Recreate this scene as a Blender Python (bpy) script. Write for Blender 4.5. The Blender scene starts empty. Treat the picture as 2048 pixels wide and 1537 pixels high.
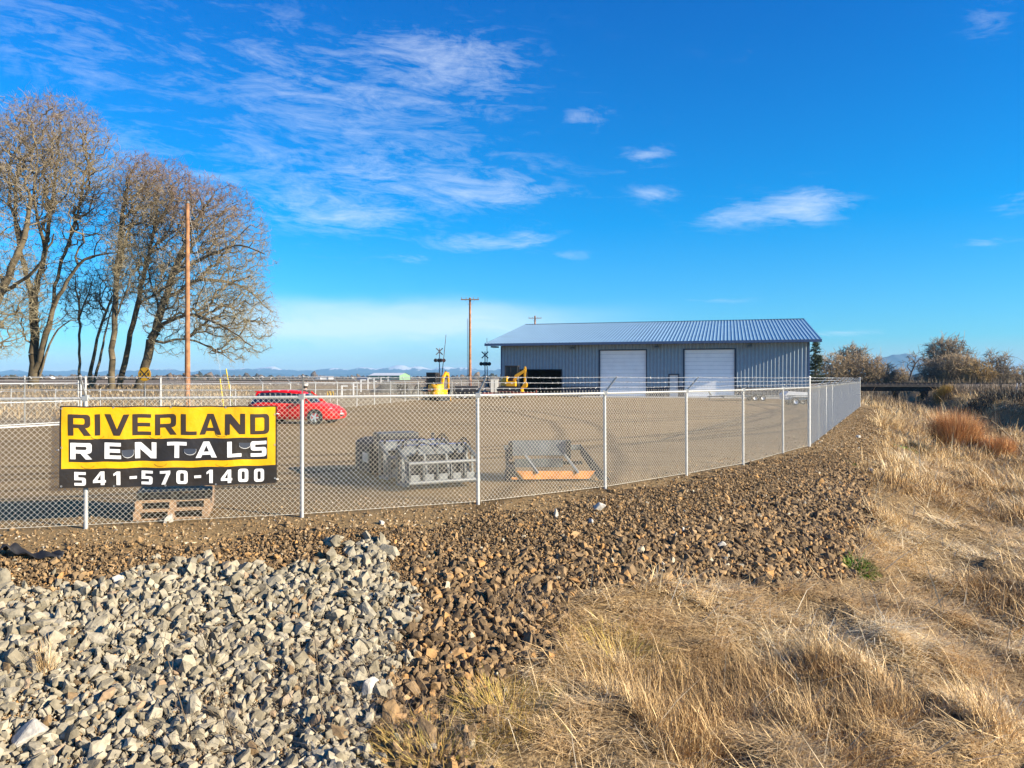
import bpy, bmesh, math, random
import numpy as np
from mathutils import Vector, Matrix
from mathutils.geometry import tessellate_polygon
R = math.radians
random.seed(7)
rng = np.random.default_rng(7)
sc = bpy.context.scene
COL = sc.collection

# ------------------------------------------------------------------ camera, world, sun, exposure
F = 1500.0; HZ = 757.0; CH = 2.09          # focal length in photo pixels, horizon row, camera height
cam = bpy.data.objects.new('camera', bpy.data.cameras.new('camera')); COL.objects.link(cam)
cam.location = (0, 0, CH); cam.rotation_euler = (R(90), 0, 0)
cam.data.sensor_width = 36; cam.data.lens = F / 2048 * 36
cam.data.shift_y = -(768.5 - HZ) / 2048
cam.data.clip_start = .1; cam.data.clip_end = 40000
sc.camera = cam
SUN_AZ = -21.2; SUN_EL = 21.0              # azimuth from +X towards +Y
sv = Vector((math.cos(R(SUN_EL)) * math.cos(R(SUN_AZ)), math.cos(R(SUN_EL)) * math.sin(R(SUN_AZ)), math.sin(R(SUN_EL))))
sl = bpy.data.lights.new('sun', 'SUN'); sl.energy = 5.0; sl.angle = R(.5); sl.color = (1, .87, .68)
so = bpy.data.objects.new('sun', sl); COL.objects.link(so); so.rotation_euler = sv.to_track_quat('Z', 'Y').to_euler()
vs = sc.view_settings
vs.view_transform = 'Standard'; vs.look = 'None'; vs.exposure = 1.36; vs.gamma = 1; vs.use_curve_mapping = False

def build_world():
    w = bpy.data.worlds.new('World'); sc.world = w; w.use_nodes = True
    nt = w.node_tree; nt.nodes.clear(); N = nt.nodes.new; L = nt.links.new
    def val(x, sock):
        if isinstance(x, (int, float)): sock.default_value = x
        else: L(x, sock)
    def m(op, a, b=None, c=None):
        n = N('ShaderNodeMath'); n.operation = op; val(a, n.inputs[0])
        if b is not None: val(b, n.inputs[1])
        if c is not None: val(c, n.inputs[2])
        return n.outputs[0]
    sky = N('ShaderNodeTexSky'); sky.sky_type = 'NISHITA'; sky.sun_disc = False
    sky.sun_elevation = R(SUN_EL); sky.sun_rotation = R(90 - SUN_AZ)
    sky.air_density = 1.0; sky.dust_density = .3; sky.ozone_density = 3.0
    tc = N('ShaderNodeTexCoord'); sx = N('ShaderNodeSeparateXYZ'); L(tc.outputs['Generated'], sx.inputs[0])
    az = m('ARCTAN2', sx.outputs[0], sx.outputs[1]); el = m('ARCSINE', m('MINIMUM', m('MAXIMUM', sx.outputs[2], -1.0), 1.0))
    # warped, slightly tilted cirrus coordinates
    def noise(sa, se, det, rough, dist, off, tilt=0.0):
        cx = N('ShaderNodeCombineXYZ')
        L(m('ADD', m('MULTIPLY', az, sa), m('MULTIPLY', el, tilt)), cx.inputs[0]); L(m('MULTIPLY', el, se), cx.inputs[1]); cx.inputs[2].default_value = off
        n = N('ShaderNodeTexNoise'); n.inputs['Scale'].default_value = 1; n.inputs['Detail'].default_value = det
        n.inputs['Roughness'].default_value = rough; n.inputs['Distortion'].default_value = dist; L(cx.outputs[0], n.inputs['Vector'])
        return n.outputs[0]
    n1 = noise(7, 24, 10, .70, 1.6, 3.1, 9)
    n2 = noise(22, 95, 8, .68, 1.0, 8.4, 24)
    n3 = noise(3.2, 9, 4, .5, .6, 1.7, 2)
    tot = None
    # (azimuth px, elevation px, half width px, half height px, amount)
    blobs = [(560, 70, 460, 85, .30), (880, 110, 110, 50, .55), (720, 185, 300, 60, .26), (300, 190, 460, 110, .22), (1020, 130, 70, 60, .42), (800, 290, 320, 110, .26), (850, 330, 420, 170, .13),
             (900, 370, 260, 50, .30), (1005, 388, 100, 20, .75), (700, 430, 110, 28, .62), (960, 487, 110, 18, .72), (820, 517, 50, 9, .7), (560, 400, 300, 90, .3),
             (1610, 412, 95, 34, 1.25), (1455, 430, 75, 28, .95), (1310, 388, 52, 18, .7), (1300, 312, 60, 20, .75), (1175, 232, 60, 24, .66), (1070, 475, 50, 16, .6),
             (1950, 487, 90, 16, .6), (2030, 410, 60, 34, .6), (1980, 40, 70, 50, .45), (1740, 487, 55, 10, .6), (1690, 667, 90, 7, .6), (1400, 602, 110, 7, .5),
             (1140, 512, 60, 9, .5), (1490, 75, 70, 40, .22), (180, 330, 300, 120, .25), (60, 60, 200, 90, .3), (1170, 637, 60, 7, .5)]
    for (bx, by, wx, wy, a) in blobs:
        if wx <= 75: a *= .84
        dx = (bx - 1024) / F; A = math.atan(dx); E = math.atan((HZ - by) / F * math.cos(A))
        sxw = wx / F * math.cos(A) ** 2; syw = wy / F * math.cos(A)
        p = m('MULTIPLY', m('SUBTRACT', az, A), 1 / sxw); q = m('MULTIPLY', m('SUBTRACT', el, E), 1 / syw)
        g = m('MULTIPLY', m('POWER', 2.718, m('MULTIPLY', m('ADD', m('MULTIPLY', p, p), m('MULTIPLY', q, q)), -1.0)), a)
        tot = g if tot is None else m('ADD', tot, g)
    # cirrus: texture gated by the blobs
    tex = m('ADD', m('MULTIPLY', n1, .62), m('MULTIPLY', n2, .38))
    c = m('MULTIPLY', m('SUBTRACT', m('ADD', tex, m('MULTIPLY', tot, .23)), .570), 2.2)
    c = m('MULTIPLY', m('MINIMUM', m('MAXIMUM', c, 0.0), 1.0), m('MINIMUM', m('MULTIPLY', tot, 1.6), 1.0))
    # pale bank low over the fields, left of the building
    def gl(bx, by, wx, wy, a):
        A = math.atan((bx - 1024) / F); E = math.atan((HZ - by) / F * math.cos(A))
        p = m('MULTIPLY', m('SUBTRACT', az, A), F / wx); q = m('MULTIPLY', m('SUBTRACT', m('ADD', el, m('MULTIPLY', m('SUBTRACT', n3, .5), .05)), E), F / wy)
        p4 = m('POWER', m('ABSOLUTE', p), 3.0)
        q4 = m('POWER', m('ABSOLUTE', q), 3.0)
        return m('MULTIPLY', m('POWER', 2.718, m('MULTIPLY', m('ADD', p4, q4), -1.0)), a)
    band = m('MULTIPLY', m('ADD', gl(740, 640, 420, 36, .80), gl(780, 680, 420, 34, .45)), m('ADD', .45, m('MULTIPLY', n1, .85)))
    c = m('MAXIMUM', c, m('MINIMUM', band, .85))
    hs = N('ShaderNodeMix'); hs.data_type = 'RGBA'; hs.blend_type = 'MULTIPLY'; hs.inputs[0].default_value = 1
    L(sky.outputs[0], hs.inputs[6])
    tr = N('ShaderNodeValToRGB'); L(m('MULTIPLY', el, 2.0), tr.inputs[0]); te = tr.color_ramp.elements; te.new(.5); te.new(.5)
    for e_, (p_, c_) in zip(te, SKYT): e_.position = p_; e_.color = (*c_, 1)
    L(tr.outputs[0], hs.inputs[7])
    cm = N('ShaderNodeMix'); cm.data_type = 'RGBA'; L(m('MULTIPLY', c, .72), cm.inputs[0]); L(hs.outputs[2], cm.inputs[6]); cm.inputs[7].default_value = (CLC[0], CLC[1], CLC[2], 1)
    bg = N('ShaderNodeBackground'); bg.inputs[1].default_value = SKYS; L(cm.outputs[2], bg.inputs[0])
    out = N('ShaderNodeOutputWorld'); L(bg.outputs[0], out.inputs[0])
    w.cycles.sampling_method = 'MANUAL'; w.cycles.sample_map_resolution = 256
SKYT = [(0, (.64, .68, .90)), (.10, (.26, .74, 1.06)), (.4, (.0, .68, 1.15)), (1, (.0, .52, 1.15))]; SKYS = .072; CLC = (5.6, 6.1, 6.7)
build_world()

# ------------------------------------------------------------------ helpers
def tag(o, label=None, cat=None, group=None, kind=None):
    if label: o['label'] = label
    if cat: o['category'] = cat
    if group: o['group'] = group
    if kind: o['kind'] = kind
    return o
def empty(name, loc, rz=0, label=None, cat=None, group=None):
    o = bpy.data.objects.new(name, None); COL.objects.link(o); o.location = loc; o.rotation_euler = (0, 0, rz)
    o.empty_display_size = .1
    return tag(o, label, cat, group)
def link(name, me, mats, parent=None):
    o = bpy.data.objects.new(name, me); COL.objects.link(o)
    for mm in (mats if isinstance(mats, (list, tuple)) else [mats]): me.materials.append(mm)
    if parent: o.parent = parent
    return o
def copy_tree(o, parent=None):
    c = o.copy(); COL.objects.link(c); c.parent = parent
    for ch in o.children: copy_tree(ch, c)
    return c
def smooth(o, ang=None):
    for p in o.data.polygons: p.use_smooth = True
    if ang:
        e = o.modifiers.new('e', 'EDGE_SPLIT'); e.split_angle = R(ang)
    return o

class MB:
    def __init__(s): s.v = []; s.f = []; s.mi = []
    def add(s, vs_, fs, mi=0):
        b = len(s.v); s.v += [tuple(p) for p in vs_]; s.f += [tuple(b + i for i in f) for f in fs]; s.mi += [mi] * len(fs); return s
    def box(s, x0, x1, y0, y1, z0, z1, mi=0):
        return s.add([(x0, y0, z0), (x1, y0, z0), (x1, y1, z0), (x0, y1, z0), (x0, y0, z1), (x1, y0, z1), (x1, y1, z1), (x0, y1, z1)],
                     [(0, 3, 2, 1), (4, 5, 6, 7), (0, 1, 5, 4), (1, 2, 6, 5), (2, 3, 7, 6), (3, 0, 4, 7)], mi)
    def bar(s, p, q, w, h=None, up=(0, 0, 1), mi=0):
        p = Vector(p); q = Vector(q); h = h or w; d = (q - p).normalized(); u = Vector(up)
        if abs(d.dot(u)) > .98: u = Vector((1, 0, 0))
        a = d.cross(u).normalized() * w / 2; b = a.cross(d).normalized() * h / 2
        return s.add([p - a - b, p + a - b, p + a + b, p - a + b, q - a - b, q + a - b, q + a + b, q - a + b],
                     [(0, 1, 2, 3), (7, 6, 5, 4), (0, 4, 5, 1), (1, 5, 6, 2), (2, 6, 7, 3), (3, 7, 4, 0)], mi)
    def tube(s, pts, rs, n=8, cap=True, mi=0):
        pts = [Vector(p) for p in pts]
        if isinstance(rs, (int, float)): rs = [rs] * len(pts)
        b0 = len(s.v); a = None
        for i, p in enumerate(pts):
            d = (pts[min(i + 1, len(pts) - 1)] - pts[max(i - 1, 0)]).normalized()
            if a is None:
                u = Vector((0, 0, 1)) if abs(d.z) < .95 else Vector((1, 0, 0)); a = d.cross(u).normalized()
            else: a = (a - d * a.dot(d)).normalized()
            b = d.cross(a)
            for k in range(n):
                t = 2 * math.pi * k / n; s.v.append(tuple(p + (a * math.cos(t) + b * math.sin(t)) * rs[i]))
        for i in range(len(pts) - 1):
            for k in range(n):
                k2 = (k + 1) % n; s.f.append((b0 + i * n + k, b0 + i * n + k2, b0 + (i + 1) * n + k2, b0 + (i + 1) * n + k)); s.mi.append(mi)
        if cap:
            s.f.append(tuple(b0 + k for k in reversed(range(n)))); s.f.append(tuple(b0 + (len(pts) - 1) * n + k for k in range(n))); s.mi += [mi, mi]
        return s
    def prism(s, poly, y0, y1, mi=0, T=None):
        """polygon in x,z extruded along y"""
        n = len(poly); vs_ = [Vector((p[0], y0, p[1])) for p in poly] + [Vector((p[0], y1, p[1])) for p in poly]
        if T: vs_ = [T @ v for v in vs_]
        return s.add(vs_, [tuple(range(n)), tuple(reversed(range(n, 2 * n)))] + [(i, i + n, (i + 1) % n + n, (i + 1) % n) for i in range(n)], mi)
    def lathe(s, prof, c, axis='Y', n=20, mi=0):
        b0 = len(s.v); c = Vector(c)
        for (r, h) in prof:
            for k in range(n):
                t = 2 * math.pi * k / n; a, b = r * math.cos(t), r * math.sin(t)
                s.v.append(tuple(c + (Vector((a, h, b)) if axis == 'Y' else Vector((a, b, h)) if axis == 'Z' else Vector((h, a, b)))))
        for i in range(len(prof) - 1):
            for k in range(n):
                k2 = (k + 1) % n; s.f.append((b0 + i * n + k, b0 + i * n + k2, b0 + (i + 1) * n + k2, b0 + (i + 1) * n + k)); s.mi.append(mi)
        return s
    def build(s, name, mats, parent=None, sm=None, bev=0, fixn=True):
        me = bpy.data.meshes.new(name); me.from_pydata(s.v, [], s.f); me.update()
        if any(s.mi): me.polygons.foreach_set('material_index', s.mi)
        if fixn:
            bm = bmesh.new(); bm.from_mesh(me); bmesh.ops.recalc_face_normals(bm, faces=bm.faces); bm.to_mesh(me); bm.free()
        o = link(name, me, mats, parent)
        if bev:
            b = o.modifiers.new('b', 'BEVEL'); b.width = bev; b.segments = 2; b.limit_method = 'ANGLE'; b.angle_limit = R(35)
        if sm: smooth(o, sm)
        return o

def np_mesh(name, V, Q, mats, parent=None, attrs=None, tri=False, flat=True):
    """V (n,3), Q (m,4) or (m,3)"""
    me = bpy.data.meshes.new(name); k = Q.shape[1]
    me.vertices.add(len(V)); me.vertices.foreach_set('co', V.astype(np.float32).ravel())
    me.loops.add(Q.size); me.loops.foreach_set('vertex_index', Q.astype(np.int32).ravel())
    me.polygons.add(len(Q)); me.polygons.foreach_set('loop_start', np.arange(0, Q.size, k, dtype=np.int32))
    me.polygons.foreach_set('use_smooth', np.full(len(Q), not flat))
    for nm, arr in (attrs or {}).items():
        if arr.ndim == 1:
            a = me.attributes.new(nm, 'FLOAT', 'POINT'); a.data.foreach_set('value', arr.astype(np.float32))
        else:
            a = me.attributes.new(nm, 'FLOAT_COLOR', 'POINT'); a.data.foreach_set('color', np.c_[arr, np.ones(len(arr))].astype(np.float32).ravel())
    me.update(calc_edges=True)
    return link(name, me, mats, parent)

# ------------------------------------------------------------------ materials
def M(name, col, rough=.75, metal=0, var=.12, scale=6, bump=0, bscale=30, coat=0, spec=.5, det=4):
    if name not in ('white_door', 'blue_grey_wall', 'blue_roof', 'fascia'): col = [c * .80 for c in col]
    m_ = bpy.data.materials.new(name); m_.use_nodes = True; nt = m_.node_tree; bs = nt.nodes['Principled BSDF']
    bs.inputs['Roughness'].default_value = rough; bs.inputs['Metallic'].default_value = metal
    bs.inputs['Coat Weight'].default_value = coat; bs.inputs['Specular IOR Level'].default_value = spec
    tc = nt.nodes.new('ShaderNodeTexCoord'); n = nt.nodes.new('ShaderNodeTexNoise'); n.inputs['Scale'].default_value = scale; n.inputs['Detail'].default_value = det
    nt.links.new(tc.outputs['Object'], n.inputs['Vector'])
    cr = nt.nodes.new('ShaderNodeValToRGB'); cr.color_ramp.elements[0].position = .32; cr.color_ramp.elements[1].position = .68
    cr.color_ramp.elements[0].color = (*[c * (1 - var) for c in col], 1); cr.color_ramp.elements[1].color = (*[min(1, c * (1 + var)) for c in col], 1)
    nt.links.new(n.outputs[0], cr.inputs[0]); nt.links.new(cr.outputs[0], bs.inputs['Base Color'])
    if bump:
        b = nt.nodes.new('ShaderNodeBump'); b.inputs['Strength'].default_value = bump; n2 = nt.nodes.new('ShaderNodeTexNoise')
        n2.inputs['Scale'].default_value = bscale; n2.inputs['Detail'].default_value = 6; nt.links.new(tc.outputs['Object'], n2.inputs['Vector'])
        nt.links.new(n2.outputs[0], b.inputs['Height']); nt.links.new(b.outputs[0], bs.inputs['Normal']); b.inputs['Distance'].default_value = .02
    return m_
def M_attr(name, stops, rough=.85, nscale=14, nvar=.35, bump=.3, bscale=40, trans=0, attr='rnd'):
    """colour picked by a per-piece random number, broken up by noise"""
    m_ = bpy.data.materials.new(name); m_.use_nodes = True; nt = m_.node_tree; bs = nt.nodes['Principled BSDF']; bs.inputs['Roughness'].default_value = rough
    bs.inputs['Specular IOR Level'].default_value = .25
    at = nt.nodes.new('ShaderNodeAttribute'); at.attribute_name = attr
    cr = nt.nodes.new('ShaderNodeValToRGB'); el = cr.color_ramp.elements
    while len(el) < len(stops): el.new(.5)
    for e, (p, c) in zip(el, stops): e.position = p; e.color = (*[q * .80 for q in c], 1)
    nt.links.new(at.outputs['Fac'], cr.inputs[0])
    tc = nt.nodes.new('ShaderNodeTexCoord'); n = nt.nodes.new('ShaderNodeTexNoise'); n.inputs['Scale'].default_value = nscale; n.inputs['Detail'].default_value = 5
    nt.links.new(tc.outputs['Object'], n.inputs['Vector'])
    mr = nt.nodes.new('ShaderNodeMapRange'); mr.inputs[1].default_value = .3; mr.inputs[2].default_value = .7; mr.inputs[3].default_value = 1 - nvar; mr.inputs[4].default_value = 1 + nvar
    nt.links.new(n.outputs[0], mr.inputs[0])
    mx = nt.nodes.new('ShaderNodeVectorMath'); mx.operation = 'SCALE'; nt.links.new(cr.outputs[0], mx.inputs[0]); nt.links.new(mr.outputs[0], mx.inputs['Scale'])
    nt.links.new(mx.outputs[0], bs.inputs['Base Color'])
    if bump:
        b = nt.nodes.new('ShaderNodeBump'); b.inputs['Strength'].default_value = bump; b.inputs['Distance'].default_value = .02
        n2 = nt.nodes.new('ShaderNodeTexNoise'); n2.inputs['Scale'].default_value = bscale; n2.inputs['Detail'].default_value = 6
        nt.links.new(tc.outputs['Object'], n2.inputs['Vector']); nt.links.new(n2.outputs[0], b.inputs['Height']); nt.links.new(b.outputs[0], bs.inputs['Normal'])
    return m_
galv = M('galvanised', (.52, .53, .52), .55, .35, .1, 8)
wirem = M('galvanised_wire', (.64, .60, .50), .5, 0, .08, 8)
barbm = M('barbed_wire', (.55, .56, .56), .5, .4, .1, 8)
white_door = M('white_door', (.95, .94, .91), .6, 0, .04, 1.2)
navy = M('navy_wall', (.035, .05, .085), .55, 0, .08, 2)
wallb = M('blue_grey_wall', (.25, .31, .36), .38, 0, .06, 2)
roofm = M('blue_roof', (.21, .33, .42), .38, .15, .07, .6)
fascia = M('fascia', (.06, .10, .19), .5, 0, .05, 2)
blackm = M('black_rubber', (.02, .02, .022), .8, 0, .3, 8)
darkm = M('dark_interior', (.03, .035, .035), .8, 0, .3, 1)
steel = M('grey_paint', (.125, .14, .14), .5, .1, .2, 5, .1)
steel_l = M('light_grey_paint', (.21, .225, .225), .45, .1, .12, 6)
dksteel = M('dark_steel', (.035, .038, .042), .5, .3, .2, 6)
orange = M('orange_wood', (.62, .25, .05), .7, 0, .25, 6)
yellow = M('machine_yellow', (.86, .42, .004), .45, 0, .08, 3, coat=.3)
glass = M('dark_glass', (.03, .045, .05), .08, 0, .1, 1, spec=.8)
redm = M('red_paint', (.95, .003, .004), .5, 0, .04, 2, coat=.12, spec=.25)
tyre = M('tyre', (.022, .022, .022), .85, 0, .2, 20)
alloy = M('alloy', (.72, .73, .74), .4, .1, .05, 6)
chrome = M('headlight_glass', (.75, .78, .8), .15, .3, .1, 20)
wood_pole = M('pole_wood', (.36, .17, .075), .85, 0, .35, 3, .4, 20)
wood_dark = M('pole_wood_dark', (.22, .16, .11), .9, 0, .3, 4, .4, 20)
pallet_w = M('pallet_wood', (.42, .27, .155), .85, 0, .25, 7, .2)
concrete = M('concrete', (.50, .47, .42), .9, 0, .15, 4, .2)
whitep = M('white_paint', (.78, .78, .76), .55, 0, .05, 5)

def smst(x, a, b):
    t = np.clip((x - a) / (b - a), 0, 1); return t * t * (3 - 2 * t)
def vnoise(x, y, seed=0):
    xi = np.floor(x).astype(np.int64); yi = np.floor(y).astype(np.int64); fx = x - xi; fy = y - yi
    fx = fx * fx * (3 - 2 * fx); fy = fy * fy * (3 - 2 * fy)
    def hsh(a, b):
        h = (a * 374761393 + b * 668265263 + seed * 974634777) & 0xFFFFFFFF
        h = ((h ^ (h >> 13)) * 1274126177) & 0xFFFFFFFF
        return ((h ^ (h >> 16)) & 0xFFFF) / 65535.0
    return (hsh(xi, yi) * (1 - fx) + hsh(xi + 1, yi) * fx) * (1 - fy) + (hsh(xi, yi + 1) * (1 - fx) + hsh(xi + 1, yi + 1) * fx) * fy
def fbm(x, y, seed=0, o=4):
    a = 0; t = 0
    for i in range(o): a = a + vnoise(x * 2 ** i, y * 2 ** i, seed + i) * .5 ** i; t += .5 ** i
    return a / t

# ------------------------------------------------------------------ terrain
POSTS = [(-8.95, 9.93), (-6.08, 10.70), (-3.24, 11.57), (-.576, 12.74), (1.80, 14.50), (3.84, 16.50), (5.69, 18.46), (7.66, 21.2), (9.27, 23.4)]
RUN = [(9.27 + 3.05 * k * .456, 23.4 + 3.05 * k * .89) for k in range(1, 13)]
FL = [(-60, -3), (-30, 5.0), (-12, 9.25)] + POSTS + [RUN[-1], (49.7, 118), (60, 145), (90, 220)]
def sdist(x, y):
    x = np.asarray(x, float); y = np.asarray(y, float); best = np.full(x.shape, 1e9); sg = np.ones(x.shape)
    for (a, b) in zip(FL[:-1], FL[1:]):
        dx, dy = b[0] - a[0], b[1] - a[1]; l2 = dx * dx + dy * dy
        t = np.clip(((x - a[0]) * dx + (y - a[1]) * dy) / l2, 0, 1)
        ex = x - a[0] - t * dx; ey = y - a[1] - t * dy; d = np.hypot(ex, ey); cr = dy * ex - dx * ey
        m_ = d < best; best = np.where(m_, d, best); sg = np.where(m_, np.sign(cr), sg)
    return best * sg
def height(x, y):
    x = np.asarray(x, float); y = np.asarray(y, float); s = sdist(x, y)
    b = np.interp(s, [-1.2, 0, .8, 1.4, 4.6, 6.5, 100], [0, -.05, -.16, -.34, -1.55, -1.72, -1.72])
    c = np.interp(y, [0, 10, 20, 45, 60, 78, 95, 118], [8.9, 8.9, 10.6, 13.8, 12, 11.5, 11.5, 10.6]); w = np.interp(y, [8, 20, 45, 60, 75], [1.3, 1.4, 2.6, 3.6, 2.4])
    b = b - .95 * np.exp(-((s - c) / w) ** 4)
    near = smst(-y, -30, -14)
    b = b + smst(s, c + .8 * w, c + w + 2.4) * (2.1 * near + 1.25 * (1 - near))
    g = smst(s, 3.2, 5)
    b = b + g * ((fbm(x * .9, y * .9, 3) - .5) * .32 + (fbm(x * .22, y * .22, 9) - .5) * .5) * (1 - .7 * smst(s, c - w, c - .3 * w))
    b = b + g * np.clip(fbm(x * 1.6, y * 1.6, 12, 3) - .44, 0, 1) * .5 * (1 - smst(s, c - w, c - .3 * w))
    b = b + (fbm(x * 2.3, y * 2.3, 5) - .5) * .07 * smst(s, .2, 1.5)
    b = b + (fbm(x * .35, y * .35, 15) - .5) * .05 * smst(-s, 0.5, 4) * smst(-s, -1, 60)
    left = smst(-x, 4, 14)
    b = b + .7 * smst(y, 50, 85) * left * (s < 0)
    b = b + .35 * smst(np.hypot((x + 46) / 26, (y - 84) / 14) * -1, -1.2, -.3) * 1.0
    return b
def h1(x, y): return float(height(np.array([x]), np.array([y]))[0])
def hit(px, py):
    """where the line of sight through a photo pixel meets the ground"""
    D = np.concatenate([np.arange(3, 40, .04), np.arange(40, 300, .3)])
    zr = CH - (py - HZ) / F * D; zg = height((px - 1024) / F * D, D); k = np.argmax(zr < zg)
    return ((px - 1024) / F * D[k], D[k])
def inpoly(x, y, poly):
    ins = np.zeros(x.shape, bool); n = len(poly)
    for i in range(n):
        (x0, y0), (x1, y1) = poly[i], poly[(i + 1) % n]
        if y0 == y1: continue
        ins ^= ((y0 > y) != (y1 > y)) & (x < (x1 - x0) * (y - y0) / (y1 - y0) + x0)
    return ins
WHITE = [hit(*p) for p in [(-120, 1150), (0, 1150), (60, 1170), (190, 1180), (280, 1150), (420, 1135), (560, 1140), (640, 1140), (660, 1110), (740, 1085), (800, 1095), (812, 1140), (825, 1200), (815, 1270), (835, 1330), (760, 1370), (750, 1430), (790, 1500), (700, 1600), (-200, 1600)]]
WHITE += [(-9, 5.2), (-9, 9)]
WHITE = WHITE[:-4] + [(-1.6, 5.6), (-9.5, 4.0), (-9.5, 8.0)]
BROWN = [hit(*p) for p in [(-100, 1110), (100, 1105), (420, 1095), (640, 1060), (780, 1060), (930, 1060), (960, 1035), (1100, 1025), (1240, 985), (1380, 965), (1480, 940), (1600, 912), (1690, 905), (1730, 960), (1740, 1050), (1700, 1120), (1680, 1165), (1500, 1180), (1300, 1165), (1180, 1190), (1110, 1250), (1090, 1330), (1010, 1400), (960, 1450)]] + [(-.2, 5.8), (-1.5, 5.0), (-10, 4.0), (-10, 8.3)]
def grass_w(x, y):
    s = sdist(x, y); b = inpoly(x, y, BROWN); t = fbm(x * .5, y * .5, 21)
    far = smst(y, 25, 40)
    g = smst(s + (t - .5) * 2.2, 1.5 - .2 * far, 3.2 - 1.2 * far)
    return np.where(b, 0, g) * smst(x + y * .12, .2 - 2.2, 1.2 - 2.2)
RUTS = [(-36, 64, 56), (-30, 70, 56.5), (14, 140, 92), (-60, 30, 63), (6, 90, 45), (-8, 66, 32)]
def terrain():
    def ax(lo, hi, c0, c1, st, gr):
        a = list(np.arange(c0, c1, st)); d = st; v = c1
        while v < hi: a.append(v); d *= gr; v += d
        a.append(hi); d = st; v = c0; b = []
        while v > lo: d *= gr; v -= d; b.append(v)
        b.append(lo - 10); return np.array(sorted(a + b))
    xs = ax(-11000, 11000, -12, 34, .22, 1.07); ys = ax(-600, 11000, 2, 44, .22, 1.05)
    X, Y = np.meshgrid(xs, ys); Z = height(X, Y); nx, ny = len(xs), len(ys)
    i = np.arange(ny - 1)[:, None] * nx + np.arange(nx - 1)[None]; Q = np.stack([i, i + 1, i + nx + 1, i + nx], -1).reshape(-1, 4)
    s = sdist(X, Y); gw = grass_w(X, Y)
    yard = smst(-s, -2.8, -1.8) * inpoly(X, Y, [(-60, -6), (12, 7), (16, 18), (32, 50)] + [(30, 62), (40, 116), (-8, 126), (-4.5, 84), (-13.6, 46), (-17, 36.3), (-20, 34.3), (-24, 26), (-30, 5)]).astype(float)
    soil = inpoly(X, Y, BROWN).astype(float)
    attr = np.stack([yard, gw, soil], -1).reshape(-1, 3)
    m_ = bpy.data.materials.new('ground'); m_.use_nodes = True; nt = m_.node_tree; bs = nt.nodes['Principled BSDF']; bs.inputs['Roughness'].default_value = .95; bs.inputs['Specular IOR Level'].default_value = .15
    N = nt.nodes.new; L = nt.links.new
    at = N('ShaderNodeAttribute'); at.attribute_name = 'zone'; sp = N('ShaderNodeSeparateColor'); L(at.outputs['Color'], sp.inputs[0])
    tc = N('ShaderNodeTexCoord')
    def noi(sc_, det=6, vec=None, typ='ShaderNodeTexNoise'):
        n = N(typ); n.inputs['Scale'].default_value = sc_
        if 'Detail' in n.inputs: n.inputs['Detail'].default_value = det
        L(vec or tc.outputs['Object'], n.inputs['Vector']); return n
    def ramp(src, stops):
        r = N('ShaderNodeValToRGB'); el = r.color_ramp.elements
        while len(el) < len(stops): el.new(.5)
        for e, (p, c) in zip(el, stops): e.position = p; e.color = (*([q * .80 for q in c] if c[0] < .9 else c), 1)
        L(src, r.inputs[0]); return r.outputs[0]
    def mix(f, a, b, bl='MIX'):
        n = N('ShaderNodeMix'); n.data_type = 'RGBA'; n.blend_type = bl
        if isinstance(f, float): n.inputs[0].default_value = f
        else: L(f, n.inputs[0])
        L(a, n.inputs[6]); L(b, n.inputs[7]); return n.outputs[2]
    # field: long strips of stubble, soil and winter crop
    mp = N('ShaderNodeMapping'); mp.inputs['Scale'].default_value = (.0022, .02, 1); mp.inputs['Rotation'].default_value = (0, 0, .12); L(tc.outputs['Object'], mp.inputs[0])
    field = ramp(noi(1, 5, mp.outputs[0]).outputs[0], [(.30, (.17, .125, .075)), (.45, (.26, .19, .10)), (.52, (.30, .22, .11)), (.6, (.15, .11, .07)), (.75, (.22, .20, .09))])
    field = mix(.55, field, ramp(noi(1.2, 8).outputs[0], [(.35, (.11, .075, .045)), (.5, (.24, .17, .095)), (.65, (.36, .27, .15))]), 'MIX')
    vo = noi(34, typ='ShaderNodeTexVoronoi'); vo.inputs['Randomness'].default_value = 1
    grav = ramp(vo.outputs['Color'], [(.1, (.16, .10, .045)), (.4, (.34, .225, .105)), (.7, (.45, .31, .15)), (.95, (.58, .44, .26))])
    grav = mix(.6, grav, ramp(noi(.35, 7).outputs[0], [(.35, (.27, .175, .08)), (.65, (.42, .29, .14))]))
    mp2 = N('ShaderNodeMapping'); mp2.inputs['Scale'].default_value = (.35, 2.2, 1); mp2.inputs['Rotation'].default_value = (0, 0, .5); L(tc.outputs['Object'], mp2.inputs[0])
    grav = mix(.35, grav, ramp(noi(1, 4, mp2.outputs[0]).outputs[0], [(.40, (.17, .115, .06)), (.5, (.34, .24, .125))]))
    grs = ramp(noi(22, 9).outputs[0], [(.32, (.07, .045, .022)), (.5, (.22, .15, .075)), (.66, (.42, .30, .15))])
    soil_ = ramp(noi(14, 8).outputs[0], [(.3, (.07, .045, .026)), (.6, (.22, .15, .082))])
    sxy = N('ShaderNodeSeparateXYZ'); L(tc.outputs['Object'], sxy.inputs[0])
    def mt(op, a_, b_):
        n = N('ShaderNodeMath'); n.operation = op
        for k_, v_ in enumerate((a_, b_)):
            if v_ is None: continue
            if isinstance(v_, (int, float)): n.inputs[k_].default_value = v_
            else: L(v_, n.inputs[k_])
        return n.outputs[0]
    wob = mt('MULTIPLY', noi(.06, 2).outputs[0], 2.0); brk = noi(1.6, 5).outputs[0]; ruts = None
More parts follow.
